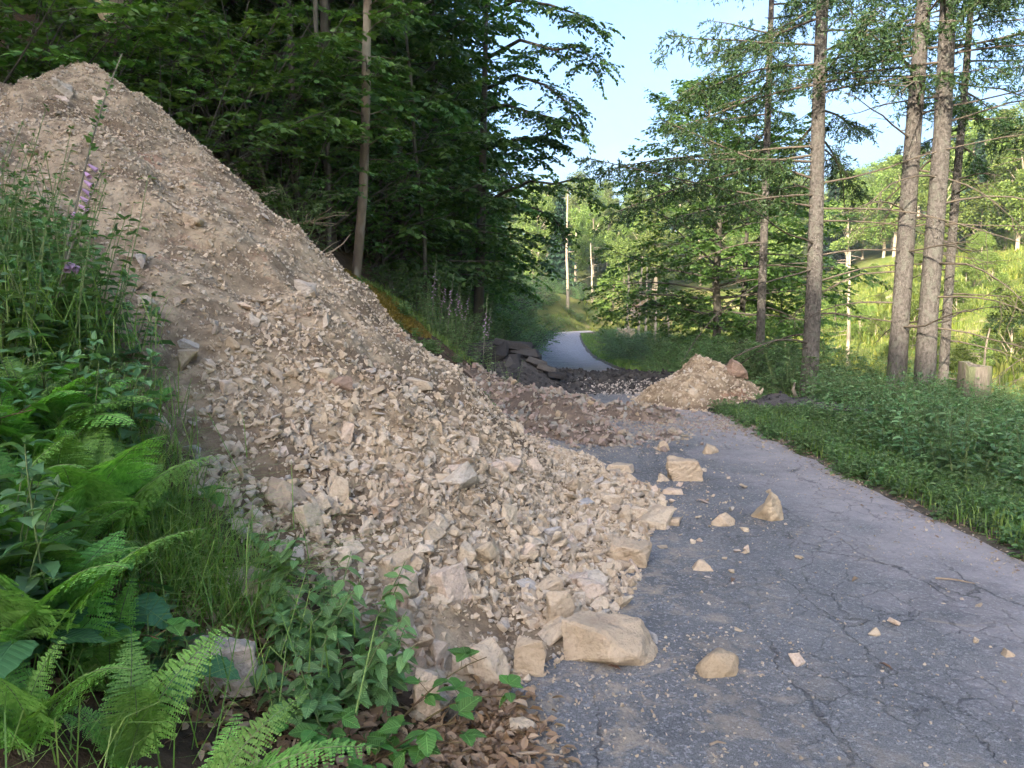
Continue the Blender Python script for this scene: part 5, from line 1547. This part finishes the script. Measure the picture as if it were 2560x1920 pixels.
FERNS = [  # px, py of the foot, depth, scale, fronds, kinds, label
    (40, 640, 2.3, .8, 7, (3, 4), 'tall yellow green bracken at the lower left edge'),
    (95, 600, 2.7, .8, 7, (3, 4), 'bracken with drooping tips in front of the mound grass'),
    (15, 560, 2.9, .9, 7, (3, 4, 1), 'bracken at the left edge below the foxgloves'),
    (60, 540, 3.1, .85, 6, (3, 4), 'upper bracken clump beside the grass tussocks'),
    (130, 760, 1.95, .62, 8, (0, 1, 2), 'fresh green fern tuft near the bottom left'),
    (30, 790, 1.8, .65, 7, (0, 1), 'fern in the bottom left corner'),
    (215, 800, 1.85, .6, 5, (0, 1), 'fern spreading at the bottom edge left of the bramble'),
    (110, 690, 2.2, .7, 6, (0, 2), 'small fern between broad leaves at left'),
]
for px, py, d, s, nf, kinds, lab in FERNS:
    x, y, z = bank_pt(px, py, d)
    fern(lab, x, y, ground_z(x, y) - .02, s, nf, kinds)
x, y, z = bank_pt(190, 770, 1.75)
fern('single low fern frond reaching right along the bottom edge', x, y, ground_z(x, y) + .05, .72, 3, (1,), random, .35, .15)

def leaf_blade(name, L, Wd, mat, seg=8, heart=False, cup=.12, droop=.25):
    """Broad leaf along +X with a folded midrib, rounded outline and wavy edge."""
    s = np.linspace(0, 1, seg + 1)
    out = np.sin(np.pi * np.clip(s, 0, 1) ** (.55 if heart else .75)) ** .8
    out[0] = .12 if heart else 0.02; out[-1] = 0
    Vs = []
    for side in (-1, 0, 1):
        wv = side * out * Wd * .5
        back = -.12 * L * (1 - s) ** 3 * abs(side) if heart else 0
        tooth = (np.arange(seg + 1) % 2) * .05 * Wd * side
        Vs.append(np.stack([s * L + back, wv - tooth * (out > .2), abs(wv) * cup - droop * L * s ** 2 + .012 * L * np.sin(s * 14) * abs(side)], -1))
    V = np.concatenate(Vs); n = seg + 1
    i = np.arange(seg)
    q = np.concatenate([np.stack([i, i + 1, n + i + 1, n + i], -1), np.stack([n + i, n + i + 1, 2 * n + i + 1, 2 * n + i], -1)])
    return np_mesh(name, V, [q], [mat], None, True)
LB = {'bramble': leaf_blade('leaf', .075, .056, M['bramble_leaf'], 9, False, .2, .15), 'broad': leaf_blade('leaf', .17, .15, M['broad_leaf'], 10, True, .1, .25),
      'lance': leaf_blade('leaf', .11, .062, M['lance_leaf'], 9, False, .2, .3), 'long': leaf_blade('leaf', .30, .075, M['herb_leaf'], 9, False, .25, .5)}
def cane_plant(name, label, cat, x, y, z, canes, leaf, nleaf, size, cane_mat='bramble_cane', L=.5, trifol=True, upright=.6, seed=0, petiole=.05):
    rng = np.random.default_rng(seed)
    t = thing(name, label, cat, (x, y, z))
    G = Geo()
    leaves = []
    for c in range(canes):
        az = rng.uniform(0, 6.28)
        lp = curve_pts((rng.normal(0, .04), rng.normal(0, .04), 0), (math.cos(az), math.sin(az), upright * 2), L * rng.uniform(.7, 1.15), 7, (0, 0, -.9 if trifol else -.1), .06, rng)
        G.tube(lp, np.linspace(.0045, .002, 7), 5, False)
        for k in range(nleaf):
            tt = .2 + .8 * (k + .5) / nleaf
            p, e = sample(lp, min(tt, .999))
            a = az + k * 2.4 + rng.normal(0, .3)
            if trifol:
                q = p + np.array([math.cos(a), math.sin(a), .5]) * petiole
                G.tube([p, q], [.0016, .0013], 4, False)
                for da in (0, 1.25, -1.25):
                    leaves.append((q, a + da, rng.normal(.05, .25), size * (1.1 if da == 0 else .9) * rng.uniform(.8, 1.15)))
            else:
                for da in (0, math.pi):
                    leaves.append((p, a + da, rng.normal(-.1, .25), size * (1.1 - .5 * tt) * rng.uniform(.85, 1.15)))
    link('stems', G.mesh('stems', M[cane_mat], True), t)
    for q, a, pitch, s in leaves:
        link('leaf', LB[leaf], t, q, (random.gauss(0, .22), -pitch, a), s)
    return t
BRAM = [(395, 700, 2.75, 4, 5, 1.0, .42, 'bramble with bright three part leaves beside the tilted slab'), (360, 735, 2.45, 4, 4, 1.0, .4, 'bramble with fresh leaves at the bottom edge'), (330, 705, 2.6, 3, 4, 1.05, .4, 'bramble left of the bright one in front of the mound'),
        (150, 530, 3.1, 4, 5, 1.15, .5, 'bramble climbing beside the grass left of the mound'), (70, 450, 3.3, 4, 5, 1.25, .5, 'large leaved bramble under the foxgloves'), (20, 410, 3.2, 3, 5, 1.2, .5, 'bramble at the left edge under the foxgloves'), (455, 770, 2.2, 2, 3, .9, .25, 'low dark bramble sprig at the bottom edge by the road')]
for i, (px, py, d, cn, nl, sz, L, lab) in enumerate(BRAM):
    x, y, z = bank_pt(px, py, d)
    z = ground_z(x, y)
    cane_plant('bramble', lab, 'bramble', x, y, z - .05, cn, 'bramble', nl, sz, 'bramble_cane', L, True, .6, 40 + i)
for i, (px, py, d, cn, lab) in enumerate([(285, 690, 2.75, 7, 'leafy green herb with small lilac flowers in front of the pale block'), (320, 680, 2.9, 7, 'leafy green herb right of the pale block'), (355, 665, 3.05, 5, 'slim leafy herb growing on the mound foot'), (305, 720, 2.5, 6, 'low leafy herb in front of the leaf litter'), (270, 650, 3.0, 6, 'leafy herb behind the pale block'), (340, 700, 2.65, 7, 'leafy herb beside the bramble in front of the mound'), (375, 690, 2.8, 6, 'leafy herb between mound foot and bright bramble')]):
    x, y, z = bank_pt(px, py, d)
    cane_plant('leafy_herb', lab, 'plant', x, y, ground_z(x, y) - .02, cn, 'lance', 7, .9, 'stem', .36, False, 1.0, 60 + i)
BROAD = [(60, 640, 2.15, 6, 1.0, 'dark broad leaved plant under the bracken at left'), (120, 640, 2.4, 5, .95, 'broad leaved plant between bracken and grass'), (185, 690, 2.35, 4, .85, 'dark round leaved plant in front of the large pale block'), (25, 690, 1.95, 5, .95, 'big leaved plant at the left edge among ferns'),
         (100, 560, 3.0, 4, .8, 'broad leaved plant below the grass tussocks'), (470, 775, 2.15, 3, .45, 'small round leaved plant at the bottom edge'), (110, 470, 3.3, 5, .8, 'round leaved plant in the upper bank grass'), (40, 345, 3.2, 5, .8, 'large leaved plant at the left edge under the foxglove')]
for i, (px, py, d, nl, s, lab) in enumerate(BROAD):
    x, y, z = bank_pt(px, py, d)
    t = thing('broad_leaved_plant', lab, 'plant', (x, y, ground_z(x, y)))
    G = Geo()
    for k in range(nl):
        a = k * 6.283 / nl + random.uniform(-.4, .4); rr = random.uniform(.05, .12) * s
        top = np.array([math.cos(a) * rr, math.sin(a) * rr, random.uniform(.12, .24) * s])
        G.tube([(0, 0, -.15), top * .6, top], [.004, .0035, .003], 5, False)
        link('leaf', LB['broad'], t, top, (random.gauss(0, .2), random.uniform(-.1, .35), a), s * random.uniform(.75, 1.1))
    link('stalks', G.mesh('stalks', M['stem'], True), t)
for i, (px, py, d, lab) in enumerate([(20, 330, 3.3, 'long leaved plant at the left edge beneath the foxgloves'), (75, 320, 3.7, 'long leaved plant at the foot of the tall foxglove'), (55, 400, 3.2, 'long leaved plant above the grass flowers')]):
    x, y, z = bank_pt(px, py, d)
    t = thing('long_leaved_plant', lab, 'plant', (x, y, ground_z(x, y)))
    for k in range(9):
        link('leaf', LB['long'], t, (0, 0, 0), (random.gauss(0, .2), random.uniform(-1.0, -.3), k * .7 + random.uniform(-.2, .2)), random.uniform(.7, 1.1))

# grass tussocks of the near bank, following the bank surface (stuff)
def bank_blades(name, label, patches, mat, hmin, hmax, w, bend=.9):
    Xs, Ys, Zs = [], [], []
    for px, py, d, sx, n in patches:
        x, y, z = bank_pt(px, py, d)
        xx = x + RNG.normal(0, sx, n); yy = y + RNG.normal(0, sx, n)
        Xs.append(xx); Ys.append(yy); Zs.append(np.maximum(terrain(xx, yy), z - .08 + (y - yy) * .1 * 0))
    X, Y, Z = np.concatenate(Xs), np.concatenate(Ys), np.concatenate(Zs)
    hh = RNG.uniform(hmin, hmax, len(X))
    tag(link(name, blades(name, X, Y, hh, hh * 0 + w, mat, bend, Z)), label, 'grass', kind='stuff')
bank_blades('bank_tussocks', 'long arching grass on the bank left of the mound',
            [(40, 330, 3.6, .22, 330), (80, 400, 3.5, .18, 330), (110, 450, 3.4, .15, 330), (60, 480, 3.3, .2, 330), (130, 520, 3.2, .13, 300), (160, 580, 3.0, .12, 330), (200, 620, 2.85, .12, 330), (235, 625, 2.8, .08, 220), (20, 420, 3.3, .2, 330), (130, 610, 2.9, .12, 260), (170, 640, 2.75, .1, 220), (0, 300, 3.4, .2, 200), (50, 560, 2.7, .3, 500), (90, 680, 2.2, .3, 300)],
            M['grass'], .16, .46, .0045, 1.25)
# more plants filling the bank
rb = random.Random(4)
def bank_spot(y0, y1, margin=.0):
    while True:
        y = rb.uniform(y0, y1)
        xe = -1.3 - (y - 2.75) * .78 - margin if y > 2.75 else -1.3 + (2.75 - y) * .55 - margin
        xe -= .12
        x = rb.uniform(-.78 * y - .25, xe)
        if -.78 * y - .25 < xe: return x, y
def bank_mark(x, y):
    px = column_of(x, y)
    side = 'at the left edge' if px < 45 else ('second from the left edge' if px < 105 else ('in the middle of the bank' if px < 170 else 'next to the mound'))
    return side + ', ' + ('bottom' if y < 2.1 else 'lower' if y < 2.7 else 'middle' if y < 3.4 else 'upper') + ' part of the near bank'
for i in range(24):
    x, y = bank_spot(1.75, 4.0, .3)
    t = fern('yellow green fern ' + bank_mark(x, y), x, y, ground_z(x, y) - .02, rb.uniform(.6, .88), 7, (3, 4, 6, 7) if i % 2 else (0, 1, 2, 5), rb)
    t['group'] = 'ferns of the near left bank'
for i in range(15):
    x, y = bank_spot(1.8, 4.4)
    cane_plant('bramble', 'bramble shoot ' + bank_mark(x, y), 'bramble', x, y, ground_z(x, y) - .03, 3, 'bramble', 4, rb.uniform(.85, 1.15), 'bramble_cane', rb.uniform(.35, .5), True, .7, 140 + i)['group'] = 'brambles of the near left bank'
for i in range(34):
    y = rb.uniform(3.3, 4.9); x = -.52 * y - rb.uniform(.12, 1.1)
    plant_herb(rb.choice([4, 4, 0, 1]), 'tall_herb', 'tall leafy stem %s' % bank_mark(x, y), x, y, rb.uniform(.75, 1.15), 'tall herbs at the left edge')
for i in range(18):
    x, y = bank_spot(1.8, 4.6)
    plant_herb(rb.choice([2, 3, 1]), 'low_herb', 'small leafy herb ' + bank_mark(x, y), x, y, rb.uniform(.6, 1.0), 'herbs of the near left bank')

n = 0
SV = []
for px, py, d, m in [(30, 370, 3.4, 260), (90, 395, 3.4, 260), (60, 440, 3.2, 260), (150, 560, 2.95, 220), (205, 590, 2.8, 220), (120, 440, 3.3, 200), (20, 330, 3.5, 160), (240, 590, 2.75, 120), (25, 95, 5.2, 120)]:
    x, y, z = bank_pt(px, py, d)
    c = np.array([x, y, z]) + RNG.normal(0, 1, (m // 8, 3)) * [.16, .16, .07]
    p = np.repeat(c, 8, 0) + RNG.normal(0, .014, (len(c) * 8, 3))
    SV.append((p, RNG.normal(0, 1, p.shape), RNG.normal(0, 1, p.shape), RNG.uniform(.006, .013, len(p))))
    for q in c:
        pass
tag(link('grass_seed_heads', leaves_mesh('grass_seed_heads', SV, M['seed'], .55)), 'pale fluffy seed heads above the bank grass', 'seed heads', kind='stuff')

# dead leaves (stuff)
def litter(name, label, patches):
    LV = []
    for px, py, sx, n in patches:
        x, y, t = unproject(px, py, .1)
        xx, yy = x + RNG.normal(0, sx, n), y + RNG.normal(0, sx, n)
        z = np.maximum(base_top(xx, yy), mound_h(xx, yy)) + RNG.uniform(.004, .03, n)
        LV.append((np.stack([xx, yy, z], -1), RNG.normal(0, 1, (n, 3)) * [1, 1, .25], np.array([0, 0, 1.]) + RNG.normal(0, .45, (n, 3)), RNG.uniform(.03, .07, n)))
    tag(link(name, leaves_mesh(name, LV, M['litter'], .6, .22)), label, 'dead leaves', kind='stuff')
litter('dead_leaves', 'brown dead beech leaves on the ground between ferns and road', [(200, 710, .14, 420), (230, 715, .1, 260), (430, 740, .14, 420), (480, 730, .12, 260), (400, 760, .12, 300), (500, 755, .09, 160), (330, 750, .15, 400), (160, 680, .15, 300), (100, 740, .2, 500), (250, 745, .16, 500), (290, 700, .14, 300), (485, 692, .10, 320), (505, 705, .08, 180)])
n = 1400
yy = RNG.uniform(3.2, 10, n); xx = road_x(yy) + ROAD_HALF + RNG.normal(.15, .22, n)
tag(link('verge_litter', leaves_mesh('verge_litter', [(np.stack([xx, yy, base_top(xx, yy) + .012], -1), RNG.normal(0, 1, (n, 3)) * [1, 1, .1], np.array([0, 0, 1.]) + RNG.normal(0, .3, (n, 3)), RNG.uniform(.015, .05, n))], M['litter'], .5)), 'brown leaf scraps along the right road edge', 'dead leaves', kind='stuff')
# sticks
for px, py, ln, az, r, lab in [(540, 757, .17, -.12, .006, 'pale dry stick lying at the bottom edge of the road'), (520, 762, .12, -.9, .004, 'thin twig crossing under the pale stick'), (955, 582, .2, -.5, .006, 'short dark stick on the right road edge'), (718, 746, .06, .05, .005, 'sliver of wood on the near asphalt')]:
    x, y, t = unproject(px, py, .02)
    W = Geo(); W.tube([(-ln / 2, 0, 0), (0, .01, .006), (ln / 2, 0, .003)], [r, r * .9, r * .6], 6, True, .3)
    tag(link('stick', W.mesh('stick', M['dry_stick']), None, (x, y, .02 + base_top(np.array([x]), np.array([y]))[0]), (0, 0, az)), lab, 'stick')
for px, py, lab in [(733, 578, 'tan dead leaf on the asphalt right of the pyramid rock'), (858, 578, 'dry leaf lying on the middle of the road'), (607, 666, 'orange dead leaf under the largest wedge slab'), (878, 663, 'small curled leaf on the right asphalt')]:
    x, y, t = unproject(px, py, .02)
    V, q, tr = leaf_arrays([[0, 0, 0]], [[1, .2, .05]], [[0, .2, 1.]], [.07], [.03], .25)
    tag(link('fallen_leaf', np_mesh('fallen_leaf', V, [q, tr], [M['litter']]), None, (x, y, .022), (0, 0, random.uniform(0, 6))), lab, 'leaf')
# power line far behind the valley
for i, dz in enumerate((0, 2.2, 4.4)):
    W = Geo(); t = np.linspace(-1, 1, 13)
    W.tube(np.stack([45 + t * 60, 330 + 0 * t, 47.5 + dz * .7 + 2.5 * t ** 2 + 2 * t], -1), .05, 4, False)
    tag(link('power_line', W.mesh('power_line', M['concrete'])), 'thin pale power line above the distant ridge', 'power line', 'power lines over the ridge')

# ------------------------------------------------------------------ the air of the valley
hz, hnt, hout = new_mat('valley_air')
vol = node(hnt, 'ShaderNodeVolumePrincipled', {'Color': (0.86, 0.93, 1.0), 'Density': 0.0004, 'Anisotropy': 0.25})
hnt.links.new(vol.outputs['Volume'], hout.inputs['Volume'])
x0, x1, y0, y1, z0, z1 = -160, 330, -100, 530, float(GZ.min()) - 1.2, max(75.0, float(GZ.max()) + 2)
hv = [(x0, y0, z0), (x1, y0, z0), (x1, y1, z0), (x0, y1, z0), (x0, y0, z1), (x1, y0, z1), (x1, y1, z1), (x0, y1, z1)]
hf = [(0, 3, 2, 1), (4, 5, 6, 7), (0, 1, 5, 4), (1, 2, 6, 5), (2, 3, 7, 6), (3, 0, 4, 7)]
tag(link('haze', np_mesh('haze', hv, [np.array(hf)], [hz])), 'thin bluish haze filling the valley', 'haze', kind='stuff')
